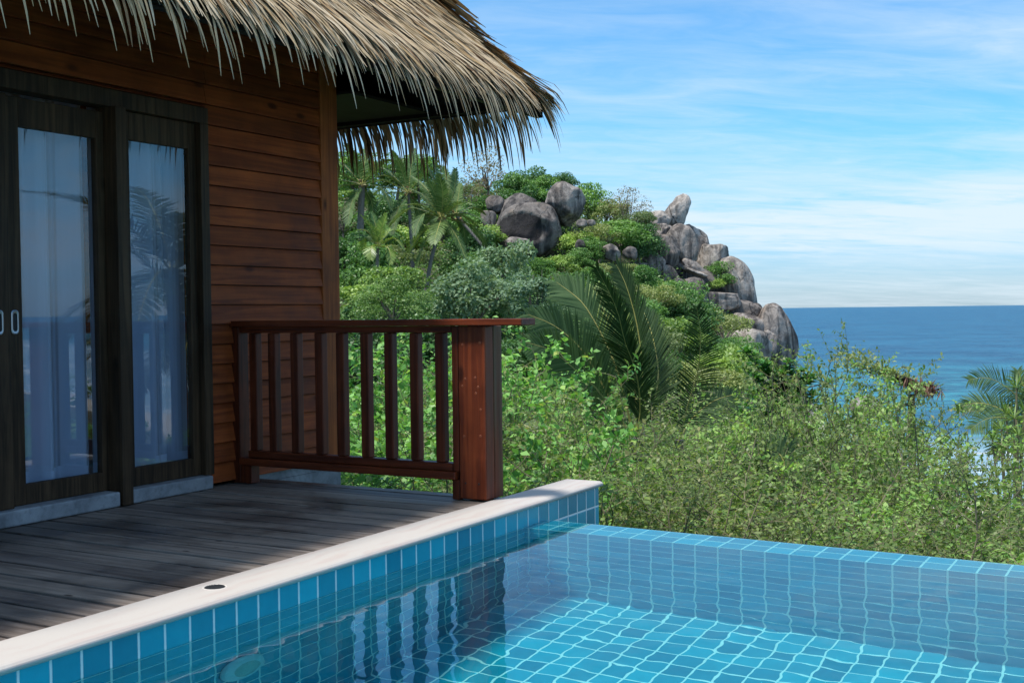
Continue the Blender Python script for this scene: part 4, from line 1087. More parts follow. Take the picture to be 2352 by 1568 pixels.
# trees that stand out, one by one: crown position in the photo, distance, radius (m)
for a in [
 (1118, 412, 134, 3.4, 'dry', 'half bare tree with yellowish leaves tall on the skyline left of the boulders', 1.25),
 (1085, 455, 128, 3.0, 'dry', 'brownish half bare tree under the tall yellowish one', .9),
 (1215, 432, 133, 2.9, 'dense', 'dense dark tree on the skyline above the rounded boulders', .9),
 (1180, 440, 131, 2.4, 'mid', 'rounded green tree on the skyline next to the bare tree', .9),
 (1260, 445, 130, 2.2, 'mid', 'green tree filling the gap left of the triangular boulder', 1.0),
 (1298, 422, 131, 1.6, 'dense', 'small dark tree peeking above the triangular boulder', 1.0),
 (1352, 470, 128, 2.4, 'mid', 'green tree against the sky right of the triangular boulder', 1.0),
 (1392, 490, 127, 2.6, 'olive', 'olive tree on the skyline right of the triangular boulder', 1.3),
 (1440, 478, 126, 2.7, 'dry', 'feathery half bare tree on the skyline before the rock pile', .9),
 (1462, 515, 124, 2.4, 'olive', 'flat topped olive tree beside the rock pile', 1.3),
 (1475, 560, 121, 2.2, 'dense', 'dark tree pressed against the left of the rock pile', 1.0),
 (1420, 545, 120, 2.6, 'mid', 'broad green tree between the triangular boulder and the rock pile', .8),
 (1370, 545, 117, 2.4, 'olive', 'olive tree under the triangular boulder', 1.1),
 (1322, 560, 115, 2.0, 'yellow', 'yellow green tree right of the hollow boulder', 1.0),
 (1655, 632, 127, 1.7, 'mid', 'bushy tree growing in the gap behind the sloping slab', .9),
 (1640, 655, 126, 1.3, 'yellow', 'yellowish bush on the ledge above the flat ledged boulder', .8),
 (1165, 640, 66, 2.1, 'silver', 'pale silvery tree with big leaves in front of the hollow boulder', 1.2),
 (1095, 690, 60, 1.8, 'silver', 'pale silvery bush lower left of the tall silvery tree', 1.0),
 (1215, 690, 58, 1.6, 'silver', 'pale silvery bush lower right of the tall silvery tree', .9),
 (1660, 745, 104, 2.5, 'olive', 'spreading olive tree in front of the squat boulder', 1.2),
 (1560, 700, 100, 2.4, 'mid', 'rounded green tree below the split boulder', .9),
 (1500, 690, 97, 2.2, 'olive', 'olive tree just behind the tall palm fronds', 1.1),
 (1600, 780, 92, 2.2, 'dense', 'dark tree below the flat ledged boulder', .9),
 (1690, 812, 88, 1.9, 'mid', 'green tree at the foot of the rounded boulders', .8),
 (790, 510, 104, 2.4, 'dry', 'brown twiggy tree beside the villa corner', 1.0),
 (800, 590, 92, 2.3, 'dense', 'dark tree in the shade beside the villa corner', 1.0),
 (905, 400, 128, 3.0, 'dense', 'dark tree on the skyline behind the left palms', .9),
 (960, 395, 130, 2.6, 'mid', 'green tree on the skyline behind the leaning palm', .9),
 (1060, 520, 118, 2.3, 'mid', 'green tree right of the leaning palm trunk', .9),
 (1045, 440, 130, 2.4, 'olive', 'olive tree on the skyline right of the leaning palm', 1.2),
 (800, 400, 124, 3.0, 'mid', 'green tree high beside the villa corner', .9),
 (850, 690, 62, 1.9, 'yellow', 'yellow green bush at the foot of the young palm', .8),
 (900, 700, 56, 1.7, 'bright', 'bright green bush over the left part of the railing', .8),
 (1290, 612, 108, 1.6, 'yellow', 'yellow green bush below the buttress of the hollow boulder', .9),
 (1335, 602, 110, 1.5, 'mid', 'small green tree left of the lone grey boulder', .9),
 (1240, 622, 104, 1.6, 'mid', 'green bush at the lower lip of the hollow boulder', .8),
 (1385, 622, 108, 1.6, 'olive', 'olive bush right under the lone grey boulder', .9),
 (1437, 622, 108, 1.7, 'olive', 'olive bush under the dark round boulder near the pile', .9),
 (1480, 645, 106, 1.7, 'mid', 'green bush below the low pale flat topped boulder', .9),
 (1352, 655, 100, 1.9, 'mid', 'rounded green tree above the tips of the tall palm fronds', .9),
 (1425, 665, 100, 1.9, 'olive', 'spreading olive tree right behind the tips of the tall palm fronds', .9),
 (1290, 668, 96, 1.9, 'yellow', 'yellow green tree right of the silvery trees', .9),
 (1525, 668, 106, 1.6, 'yellow', 'yellow green bush under the split boulder', .9),
]: tree(a[0], a[1], a[2], a[3], a[4], a[5], zs=a[6])

# the rest of the wood, row by row down the slope
rngS = random.Random(11)
def scatter():
    rows = [(148, 2.6), (132, 2.7), (118, 2.4), (106, 2.4), (95, 2.3), (84, 2.2), (74, 2.1), (64, 2.0), (54, 1.9), (45, 1.7), (37, 1.55), (30, 1.35)]
    for w, rad in rows:
        step = rad * 1.5 / mpp(w); px = 772 + rngS.uniform(0, step)
        while px < 1760:
            q = px + rngS.uniform(-.3, .3) * step; ww = w * rngS.uniform(.96, 1.04); r_ = rad * rngS.uniform(.75, 1.2)
            px += step
            g = spot(q, ww); zc = g[2] + r_ * rngS.uniform(0.75, 1.15)
            py = 714 - 0.012 * (q - 1176) - (zc - HZ) / mpp(ww)
            if py > 900 or py < 395: continue
            # keep the boulders, the palms and the skyline clear
            top = py - r_ * 0.9 / mpp(ww)
            if ww > 100 and q > 1480: continue
            if ww > 88 and q > 1600: continue
            if ww < 113 and 1090 < q < 1390 and top < 612 and ww > 40: continue
            if ww < 121 and 1370 < q < 1500 and top < 600: continue
            if ww < 116 and q > 1440 and top < 660: continue
            sky = np.interp(q, [770, 900, 1000, 1100, 1200, 1330, 1420, 1500], [370, 385, 395, 405, 405, 440, 470, 520])
            if top < sky: continue
            if ww < 92 and 930 < q < 1060 and top < 640: continue
            if ww < 82 and 830 < q < 900 and top < 640: continue
            if ww < 40: key = rngS.choice(['fine', 'bright', 'glossy', 'fine'])
            elif q > 1330: key = rngS.choice(['olive', 'mid', 'mid', 'yellow', 'dense'])
            elif q < 930: key = rngS.choice(['dense', 'dense', 'mid', 'yellow', 'olive'])
            else: key = rngS.choice(['mid', 'dense', 'mid', 'yellow', 'silver'])
            tree(q, py, ww, r_, key, None, zs=rngS.uniform(.8, 1.05), rng=rngS)
scatter()
LAND = [('the hollow faced boulder', 1210, 540), ('the triangular boulder', 1295, 470), ('the leaning palm', 1010, 520), ('the bright young palm', 865, 580), ('the silvery tree', 1165, 640),
        ('the dark egg shaped boulder', 1527, 583), ('the villa corner post', 765, 640), ('the railing end post', 1100, 800), ('the tall palm fronds', 1420, 780), ('the sloping slab', 1590, 650),
        ('the lone grey boulder', 1401, 578), ('the middle balusters', 880, 780), ('the monolith', 1770, 770)]
def nth(k): return ['', 'second ', 'third ', 'fourth ', 'fifth ', 'sixth ', 'seventh ', 'eighth ', 'ninth '][k]
def auto_labels():
    used = set(x[5] for x in PLACED if x[5]); cnt = {}
    for t in sorted([x for x in PLACED if not x[5]], key=lambda q: (round(q[2] / 30), q[1])):
        o, px, py, w, key, _ = t
        nm, lx, ly = min(LAND, key=lambda L: (L[1] - px) ** 2 + (L[2] - py) ** 2)
        dx, dy = px - lx, py - ly
        rel = ('to the right of' if dx > 0 else 'to the left of') if abs(dx) > abs(dy) else ('below' if dy > 0 else 'above')
        near = 'close ' if math.hypot(dx, dy) < 60 else ('some way ' if math.hypot(dx, dy) > 110 else '')
        base = f'{ADJ[key]} tree {near}{rel} {nm}'
        k = cnt.get(base, 0); cnt[base] = k + 1
        lab = nth(k) + base + (' from the left' if k else '')
        o['label'] = lab
auto_labels()

# =================================================================== PALMS
def palm_thing(label, base, cat='palm', group=None):
    return thing('palm_tree', label, cat, tuple(base), group)
def add_frond(root, rng, P, lmax, n, mat_, droop=0.5, vee=0.25, wind=(0, 0, 0), ref=(0, 0, 1), w0=0.03, r0=0.03, label=None, fwd=0.35):
    off = np.array(root.location); P = np.array(P, float)
    V, Fc, r, Q = frond_arrays(rng, P - off, lmax, n, ref, droop, vee, wind, w0, fwd)
    o = link('frond', np_mesh('frond', V, Fc, r), mat_, root)
    mb = MB(); mb.tube(Q[::2], list(np.linspace(r0, r0 * 0.15, len(Q[::2]))), 4)
    link('rachis', mb.mesh('rachis'), RACHIS, o)
    if label: o['label'] = label
    return o
def trunk(root, pts, r0, r1):
    off = np.array(root.location); pts = [np.array(p) for p in pts]; Q = []
    for i in range(len(pts) - 1):
        for k in range(6): Q.append(pts[i] + (pts[i + 1] - pts[i]) * k / 6)
    Q.append(pts[-1]); n = len(Q)
    mb = MB(); mb.tube([q - off for q in Q], [(r0 + (r1 - r0) * i / (n - 1)) * (1 + 0.06 * (i % 2)) for i in range(n)], 9)
    return link('trunk', mb.mesh('trunk', smooth=True), PALMT, root)
def nuts(root, c, r, rng, n=7):
    off = np.array(root.location); mb = MB()
    for k in range(n):
        p = np.array(c) - off + rng.normal(size=3) * r * 1.6 + np.array([0, 0, -r * 1.2])
        mb.lathe([(0.15 * r, -r), (0.75 * r, -0.6 * r), (r, 0), (0.75 * r, 0.6 * r), (0.15 * r, r)], p, 8)
    link('coconut_cluster', mb.mesh('coconut_cluster', smooth=True), COCO, root)
def quad_path(c, mid, tip):
    c, mid, tip = map(np.array, (c, mid, tip)); return [c, c * .45 + mid * .55 + (mid - (c + tip) / 2) * .10, mid, mid * .45 + tip * .55 + (mid - (c + tip) / 2) * .18, tip]

WIND = -RT * 0.55
def frond_palm(label, cpx, cpy, w, offs, base_px, mat_, lmax, group, seed, n=72, tr=(0.17, 0.12), scale=1.0, coco=True, wind=0.4, droop=0.6):
    """offs: (tip dx, tip dy, mid dx, mid dy, depth) in photo pixels from the crown, depth in metres"""
    rng = np.random.default_rng(seed); c = at(cpx, cpy, w)
    b = at(base_px[0], base_px[1], w); g = gz_at(b[0], b[1]); b = np.array([b[0], b[1], g - 0.2])
    root = palm_thing(label, b, group=group)
    midp = b * .5 + c * .5 + np.array([*(RT * (-(c - b)[:2].dot(RT)) * 0.10), 0])
    trunk(root, [b, midp, c + np.array([0, 0, -0.1])], *tr)
    for (tx, ty, mx, my, dz) in offs:
        tip = at(cpx + tx * scale, cpy + ty * scale, w + dz); mid = at(cpx + mx * scale, cpy + my * scale, w + dz * 0.55)
        add_frond(root, rng, quad_path(c, mid, tip), lmax * rng.uniform(.85, 1.1), n, mat_, droop, 0.22, tuple([*(WIND * wind), 0.0]), w0=0.062, r0=0.045)
    if coco: nuts(root, c, 0.13, rng)
    return root
OFF1 = [(-21, -128, -4, -68, .5), (31, -112, 26, -55, -.5), (-49, -112, -19, -62, -1.5), (-94, -70, -44, -52, 1), (-112, -20, -56, -30, -1), (-62, 40, -42, -8, -2), (84, 22, 48, -4, 1), (110, 18, 58, -10, -1),
        (56, 98, 30, 36, -1.5), (-87, 103, -50, 40, 1), (-56, 112, -38, 55, -.5), (-19, 60, -8, 22, -3), (102, 72, 66, 18, 2), (5, -118, 12, -60, 2), (-70, -96, -30, -60, 2), (-8, -100, 2, -56, -2), (-35, -124, -12, -64, .5), (20, -96, 14, -52, 1.5), (-120, 20, -70, -22, 1.5), (70, -30, 40, -34, -2)]
OFF2 = [(-90, -60, -48, -50, 1), (-115, -5, -60, -28, -1), (-80, 55, -52, 5, -1), (-35, 95, -24, 40, -1.5), (30, 100, 22, 40, 1), (70, 60, 46, 8, -1), (95, 0, 52, -22, 1), (70, -60, 40, -46, -1), (15, -100, 6, -55, 1), (-40, -98, -18, -58, -2), (-100, 30, -60, -10, 2)]
OFFY = [(-40, -72, -14, -40, -.5), (-14, -78, -4, -42, .5), (18, -74, 8, -40, -.5), (44, -34, 26, -34, .8), (58, 6, 36, -18, -.5), (-34, 10, -26, -20, .5), (30, 40, 24, 4, -1), (-48, -36, -24, -34, 0), (-16, 30, -14, 0, -1)]
G = 'coconut palms on the hillside'
frond_palm('coconut palm with a leaning trunk and windswept crown in the middle of the hillside', 1015, 500, 90, OFF1, (972, 692), L_PALM, .95, G, 1)
frond_palm('coconut palm behind and left of the windswept one, its trunk hidden', 938, 442, 98, OFF2, (950, 655), L_PALM, .95, G, 2)
frond_palm('coconut palm with a thick dark trunk nearest to the villa corner', 832, 424, 94, OFF2, (822, 560), L_PALM, 1.0, G, 3, tr=(.30, .24), scale=.95)
frond_palm('coconut palm whose trunk slants to the lower right behind the windswept one', 1048, 492, 97, OFF2[::2], (1192, 612), L_PALM, .9, G, 4, scale=.7)
frond_palm('young bright yellow green palm with upright fronds left of the windswept palm', 868, 566, 80, OFFY, (862, 668), L_PALMY, .75, G, 5, n=34, tr=(.12, .10), coco=False, wind=.15, droop=.35)
frond_palm('small palm seedling with three upright fronds under the windswept palm', 1018, 705, 76, [(-34, -58, -16, -36, 0), (6, -66, 2, -36, .5), (40, -62, 20, -40, -.4), (-10, -40, -6, -24, -.5)], (1018, 722), L_PALMY, .6, G, 6, n=26, tr=(.08, .07), coco=False, wind=.1, droop=.3)

# ---- the big palm rising out of the shrubs, frond by frond
def near_palm():
    rng = np.random.default_rng(31); w = 22.0; c = at(1462, 1005, w); g = gz_at(c[0], c[1])
    root = palm_thing('large dark green coconut palm with tall arching fronds rising behind the near shrubs', (c[0], c[1], g))
    trunk(root, [np.array([c[0], c[1], g - .2]), c], .17, .14)
    up = tuple([*(-FW), 0.35]); k = 0.028
    FR = [ # pixel path of the rachis, depth change (m), leaflet length, droop, facing, material
     ([(1462, 1005), (1472, 935), (1460, 850), (1436, 785), (1415, 705), (1370, 615)], -.8, .92, .75, (RT[0] * -.75 - FW[0] * .6, RT[1] * -.75 - FW[1] * .6, .30), L_PALMD),
     ([(1462, 1005), (1475, 920), (1475, 830), (1462, 740), (1440, 660), (1418, 612)], .9, .85, .55, (RT[0] * -.8 - FW[0] * .5, RT[1] * -.8 - FW[1] * .5, .2), L_PALMD),
     ([(1450, 1005), (1392, 900), (1345, 815), (1300, 768), (1262, 742), (1212, 722)], -.4, .80, .55, up, L_PALM),
     ([(1455, 1000), (1420, 860), (1385, 775), (1345, 705), (1315, 675), (1278, 648)], .4, .82, .50, up, L_PALM),
     ([(1445, 1010), (1380, 905), (1335, 862), (1290, 822), (1255, 800), (1208, 786)], -1.0, .78, .55, up, L_PALM),
     ([(1462, 1005), (1458, 890), (1420, 790), (1395, 730), (1375, 690), (1366, 660)], 1.2, .70, .35, up, L_PALMY),
     ([(1455, 1010), (1400, 965), (1352, 935), (1318, 922), (1296, 930), (1282, 955)], -1.6, .62, .95, up, L_PALM),
     ([(1462, 1010), (1500, 930), (1512, 860), (1505, 800), (1492, 750), (1478, 715)], 1.6, .75, .6, (RT[0] * -.6 - FW[0] * .7, RT[1] * -.6 - FW[1] * .7, .3), L_PALMD)]
    for pts, dz, lm, dr, ref, m in FR:
        n = len(pts); P = [at(x, y, w + dz * i / (n - 1)) for i, (x, y) in enumerate(pts)]
        add_frond(root, rng, P, lm, 112, m, dr * .55, .12, tuple([*(WIND * 0.05), 0]), ref, .034, .026, fwd=.75)
near_palm()
def far_frond_palm(label, c, w, paths, mat_, lm, seed, droop=.6, n=60):
    rng = np.random.default_rng(seed); p0 = at(c[0], c[1], w); g = gz_at(p0[0], p0[1])
    root = palm_thing(label, (p0[0], p0[1], g)); trunk(root, [np.array([p0[0], p0[1], g - .2]), p0], .13, .10)
    for pts, dz in paths:
        pts = [c] + pts; P = [at(x, y, w + dz * i / (len(pts) - 1)) for i, (x, y) in enumerate(pts)]
        add_frond(root, rng, P, lm * rng.uniform(.9, 1.05), n, mat_, droop, .2, (0, 0, 0), tuple([*(-FW), 0.5]), .030, .020)
    return root
far_frond_palm('single upright palm frond standing right of the large dark palm', (1560, 1010), 24, [([(1580, 930), (1603, 850), (1609, 770), (1600, 705)], -.5), ([(1590, 960), (1640, 920), (1690, 905)], 1.0)], L_PALMD, .66, 41, .35)
far_frond_palm('palm with windblown fronds at the right edge above the sea', (2375, 1000), 30, [([(2350, 930), (2320, 895), (2270, 868), (2225, 872)], -.5), ([(2330, 960), (2290, 935), (2245, 925), (2205, 935)], .5), ([(2345, 985), (2310, 960), (2265, 962), (2230, 985)], -1), ([(2345, 1010), (2310, 1010), (2285, 1040)], .5), ([(2380, 930), (2400, 880), (2440, 860)], 0), ([(2372, 930), (2352, 890), (2338, 850)], .7)], L_PALM, .72, 42, .55)
far_frond_palm('low palm with grey green fronds drooping among the shrubs behind the overflow edge', (1760, 1190), 15, [([(1720, 1120), (1680, 1085), (1640, 1085), (1610, 1110)], -.6), ([(1790, 1110), (1800, 1060), (1770, 1030), (1710, 1040)], .4), ([(1740, 1160), (1700, 1165), (1665, 1200)], -.8), ([(1800, 1160), (1850, 1150), (1890, 1190)], .3)], L_PALM, .55, 43, .7)
far_frond_palm('low palm with fronds showing just right of the railing end post', (1130, 1080), 15, [([(1160, 1010), (1190, 975), (1225, 985)], -.4), ([(1120, 1000), (1090, 965), (1045, 970)], .3), ([(1170, 1060), (1210, 1050), (1240, 1080)], -.4)], L_PALM, .5, 44, .6)
# a palm by the far end of the pool terrace: it shows mirrored in the door glass
def mirror_palm(label, x, y, top, seed):
    rng = np.random.default_rng(seed); g = gz_at(x, y); c = np.array([x, y, top])
    root = palm_thing(label, (x, y, g)); trunk(root, [np.array([x, y, g - .2]), np.array([x + .2, y, (g + top) / 2]), c], .16, .12)
    for k in range(13):
        az = k * 2.4 + rng.uniform(-.2, .2); el = R(rng.uniform(-25, 65)); d = np.array([math.cos(az) * math.cos(el), math.sin(az) * math.cos(el), math.sin(el)]); P = [c]; L = rng.uniform(2.4, 3.0)
        for i in range(5): P.append(P[-1] + d * L / 5); d = norm(d + np.array([0, 0, -.22]))
        add_frond(root, rng, P, .7, 50, L_PALMD, .5, .2, w0=.04, r0=.03)
mirror_palm('coconut palm reflected in the narrow right glass panel', 15.5, -6.2, 1.75, 51)
mirror_palm('coconut palm reflected beside the dark mullion of the doors', 18.5, -8.6, 0.6, 52)

# =================================================================== BROADLEAF TREE, THATCHED SHELTER
def rosette_tree():
    rng = np.random.default_rng(61); w = 26; c = at(1790, 860, w); g = gz_at(c[0], c[1])
    root = thing('broadleaf_tree', 'broad dark leaved tree with a bare looking shoot in front of the seaward boulders', 'tree', (c[0], c[1], g))
    off = np.array(root.location); mb = MB(); LC = []; LA = []; LN = []
    tips = [(1705, 800), (1722, 815), (1745, 832), (1765, 850), (1790, 858), (1815, 835), (1840, 850), (1865, 862), (1800, 895), (1760, 905), (1730, 900), (1835, 905), (1870, 905), (1850, 880), (1775, 880), (1900, 880), (1700, 935), (1820, 930), (1770, 945), (1880, 930), (1740, 870), (1810, 870), (1790, 920), (1720, 850), (1840, 940), (1750, 965), (1800, 960)]
    mb.tube([(0, 0, 0), (0.1, 0, (c[2] - g) * .5), tuple(c - off + np.array([0, 0, -.3]))], [.06, .05, .04], 6)
    for (x, y) in tips:
        p = at(x, y, w + rng.uniform(-.6, .6)) - off; q = c - off + np.array([0, 0, -.3])
        mb.tube([tuple(q), tuple((p + q) / 2 + np.array([0, 0, -.05])), tuple(p)], [.03, .02, .01], 4, cap=False)
        for r_ in range(5):
            pp = p + (q - p) * 0.13 * r_ + rng.normal(size=3) * .05
            for k in range(14):
                a = 2 * math.pi * k / 14 + rng.uniform(-.3, .3); el = rng.uniform(-.2, .8)
                LC.append(pp); LA.append([math.cos(a) * math.cos(el), math.sin(a) * math.cos(el), math.sin(el)]); LN.append([-math.cos(a) * math.sin(el) + rng.normal() * .2, -math.sin(a) * math.sin(el) + rng.normal() * .2, math.cos(el)])
    n = len(LC); s = rng.uniform(.8, 1.2, n)
    V, Fc = leaf_quads(np.array(LC), np.array(LA), np.array(LN), .19 * s, .095 * s, .1)
    link('crown', np_mesh('crown', V, Fc, np.repeat(rng.uniform(0, 1, n), 4)), L_BROAD, root)
    link('trunk', mb.mesh('trunk'), BARK, root)
rosette_tree()
def shelter():
    rng = np.random.default_rng(71); w = 34; b = at(2095, 1005, w); c = at(2093, 905, w); g = gz_at(b[0], b[1])
    root = thing('thatched_shelter', 'ruined beach shelter with a ragged brown thatch roof on a thick post, overgrown', 'shelter', (b[0], b[1], g)); off = np.array(root.location)
    R3 = np.array([*RT, 0]); F3 = np.array([*FW, 0]); U3 = np.array([0, 0, 1.0])
    mb = MB(); mb.tube([(0, 0, -.2), (0.02, 0, (c[2] - g) * .6), tuple(c - off)], [.125, .115, .10], 10); link('post', mb.mesh('post', smooth=True), PALMT, root)
    # sloping roof sheet running up to the left
    e0 = at(2118, 897, w) - off; e1 = at(2048, 864, w) - off
    mb = MB(); th = U3 * .07
    A = [e0 - F3 * .9, e0 + F3 * .9, e1 + F3 * 1.1, e1 - F3 * 1.1]
    mb.v += [tuple(p) for p in A] + [tuple(p + th) for p in A]
    mb.f += [(0, 3, 2, 1), (4, 5, 6, 7), (0, 1, 5, 4), (1, 2, 6, 5), (2, 3, 7, 6), (3, 0, 4, 7)]
    link('roof', mb.mesh('roof'), THATCHD, root)
    n = 900; LC = []; LA = []; LN = []
    for k in range(n):
        u = rng.uniform(0, 1) ** 1.3; p = e0 + (e1 - e0) * u + F3 * rng.uniform(-1.1, 1.1) + th
        d = norm((e0 - e1) + rng.normal(size=3) * .5 * np.linalg.norm(e0 - e1) * .25)
        if u < .12: d = norm(rng.normal(size=3) + np.array([0, 0, .3]) + R3 * .4)
        elif rng.uniform() < .25: d = norm(np.array([0, 0, -1]) + rng.normal(size=3) * .3); p = p - F3 * 1.0
        LC.append(p); LA.append(d); LN.append(rng.normal(size=3) * .4 + U3)
    s = rng.uniform(.6, 1.3, n)
    V, Fc = leaf_quads(np.array(LC), np.array(LA), np.array(LN), .34 * s, .04 * s, .2)
    link('thatch', np_mesh('thatch', V, Fc, np.repeat(rng.uniform(0, .75, n), 4)), mat_thatch('old_brown_thatch', [(0.06, .03, .018), (.16, .075, .045), (.24, .13, .085), (.38, .29, .22)]), root)
    n = 1500; u = rng.uniform(0, 1, (n, 1)); q0 = at(2088, 878, w) - off; q1 = at(1945, 812, w) - off
    C_ = q0 + (q1 - q0) * u + rng.normal(size=(n, 3)) * np.array([.22, .22, .13]) * (0.4 + u) + np.array([0, 0, -.10]) * u
    A_ = norm(rng.normal(size=(n, 3)) + np.array([0, 0, .3])); N_ = norm(rng.normal(size=(n, 3)) * .6 + np.array([0, 0, 1.0])); s = rng.uniform(.5, 1.2, n)
    V, Fc = leaf_quads(C_, A_, N_, .13 * s, .055 * s, .2)
    link('creeper', np_mesh('creeper', V, Fc, np.repeat(rng.uniform(0, 1, n), 4)), L_OLIVE, root)
    mb = MB(); a = at(2100, 925, w) - off; b_ = at(2005, 945, w) - off; mb.tube([tuple(a), tuple(b_)], [.05, .045], 7); link('beam', mb.mesh('beam'), BARK, root)
shelter()
def pandanus():
    rng = np.random.default_rng(81); w = 17; c = at(2330, 985, w); g = gz_at(c[0], c[1])
    root = thing('pandanus_shrub', 'spiky strap leaved shrub at the right edge in front of the palm', 'shrub', (c[0], c[1], g)); off = np.array(root.location)
    mb = MB(); LC = []; LA = []; LN = []
    for (x, y, dz) in [(2330, 960, 0), (2300, 985, .3), (2352, 945, .2), (2280, 1010, -.3), (2340, 1000, -.4), (2375, 975, .1), (2312, 950, .5), (2335, 890, .3), (2300, 1030, 0), (2345, 1040, -.2)]:
        p = at(x, y, w + dz) - off; mb.tube([(0, 0, 0), tuple(p * np.array([.4, .4, .6])), tuple(p)], [.03, .022, .014], 5)
        for k in range(34):
            a = rng.uniform(0, 6.28); el = rng.uniform(-.3, 1.2); d = np.array([math.cos(a) * math.cos(el), math.sin(a) * math.cos(el), math.sin(el)])
            LC.append(p); LA.append(d); LN.append([-d[0] * .5, -d[1] * .5, 1.0])
    n = len(LC); s = rng.uniform(.6, 1.15, n); V, Fc = leaf_quads(np.array(LC), np.array(LA), np.array(LN), .24 * s, .022 * s, .3)
    link('foliage', np_mesh('foliage', V, Fc, np.repeat(rng.uniform(0, 1, n), 4)), L_YEL, root); link('stem', mb.mesh('stem'), TWIG, root)
pandanus()

# =================================================================== NEAR SHRUBS
SH = []
for k in range(5):
    rng = np.random.default_rng(200 + k)
    lf_ = [(.052, .029), (.060, .036), (.044, .024), (.066, .034), (.050, .032)][k]
    mb, V, Fc, r = shrub_arrays(rng, 4.0, 2.3, 13 + k % 3, 15, 7, lf_, 10)
    SH.append((mb.mesh('stems'), np_mesh('foliage', V, Fc, r)))
SP = []
for k in range(2):
    rng = np.random.default_rng(230 + k)
    mb, V, Fc, r = shrub_arrays(rng, 4.0, 1.3, 4, 11, 4, (.062, .040), 8, droop=.35)
    SP.append((mb.mesh('stems'), np_mesh('foliage', V, Fc, r)))
SB = []
for k in range(3):
    rng = np.random.default_rng(240 + k)
    mb, V, Fc, r = shrub_arrays(rng, 3.6, 2.2, 12, 13, 6, (.090, .055), 9, droop=.3)
    SB.append((mb.mesh('stems'), np_mesh('foliage', V, Fc, r)))
rngN = random.Random(5)
def shrub(px, top, w, label, kind='S', wid=1.0, mat_=None):
    lib = {'S': SH, 'T': SP, 'B': SB}[kind]; H0 = 3.6 if kind == 'B' else 4.0
    p = at(px, top, w); g = gz_at(p[0], p[1]); H = max(p[2] - g, 1.2) * (0.87 if kind == 'T' else (0.915 if px > 2000 and w < 20 else 0.95))
    st, fo = lib[rngN.randrange(len(lib))]
    o = thing('shrub', label, 'shrub', (p[0], p[1], g), 'shrubs below the pool and deck')
    rz = rngN.uniform(0, 6.28); sc = (wid * rngN.uniform(.92, 1.08), wid * rngN.uniform(.92, 1.08), H / H0)
    for me, m, nm in ((st, TWIG, 'stems'), (fo, mat_ or (L_SHRUB2 if kind == 'B' else rngN.choice([L_SHRUB, L_SHRUB, L_SHRUB3, L_SHRUB4])), 'foliage')):
        c = link(nm, me, m, o); c.rotation_euler = (0, 0, rz); c.scale = sc
    return o
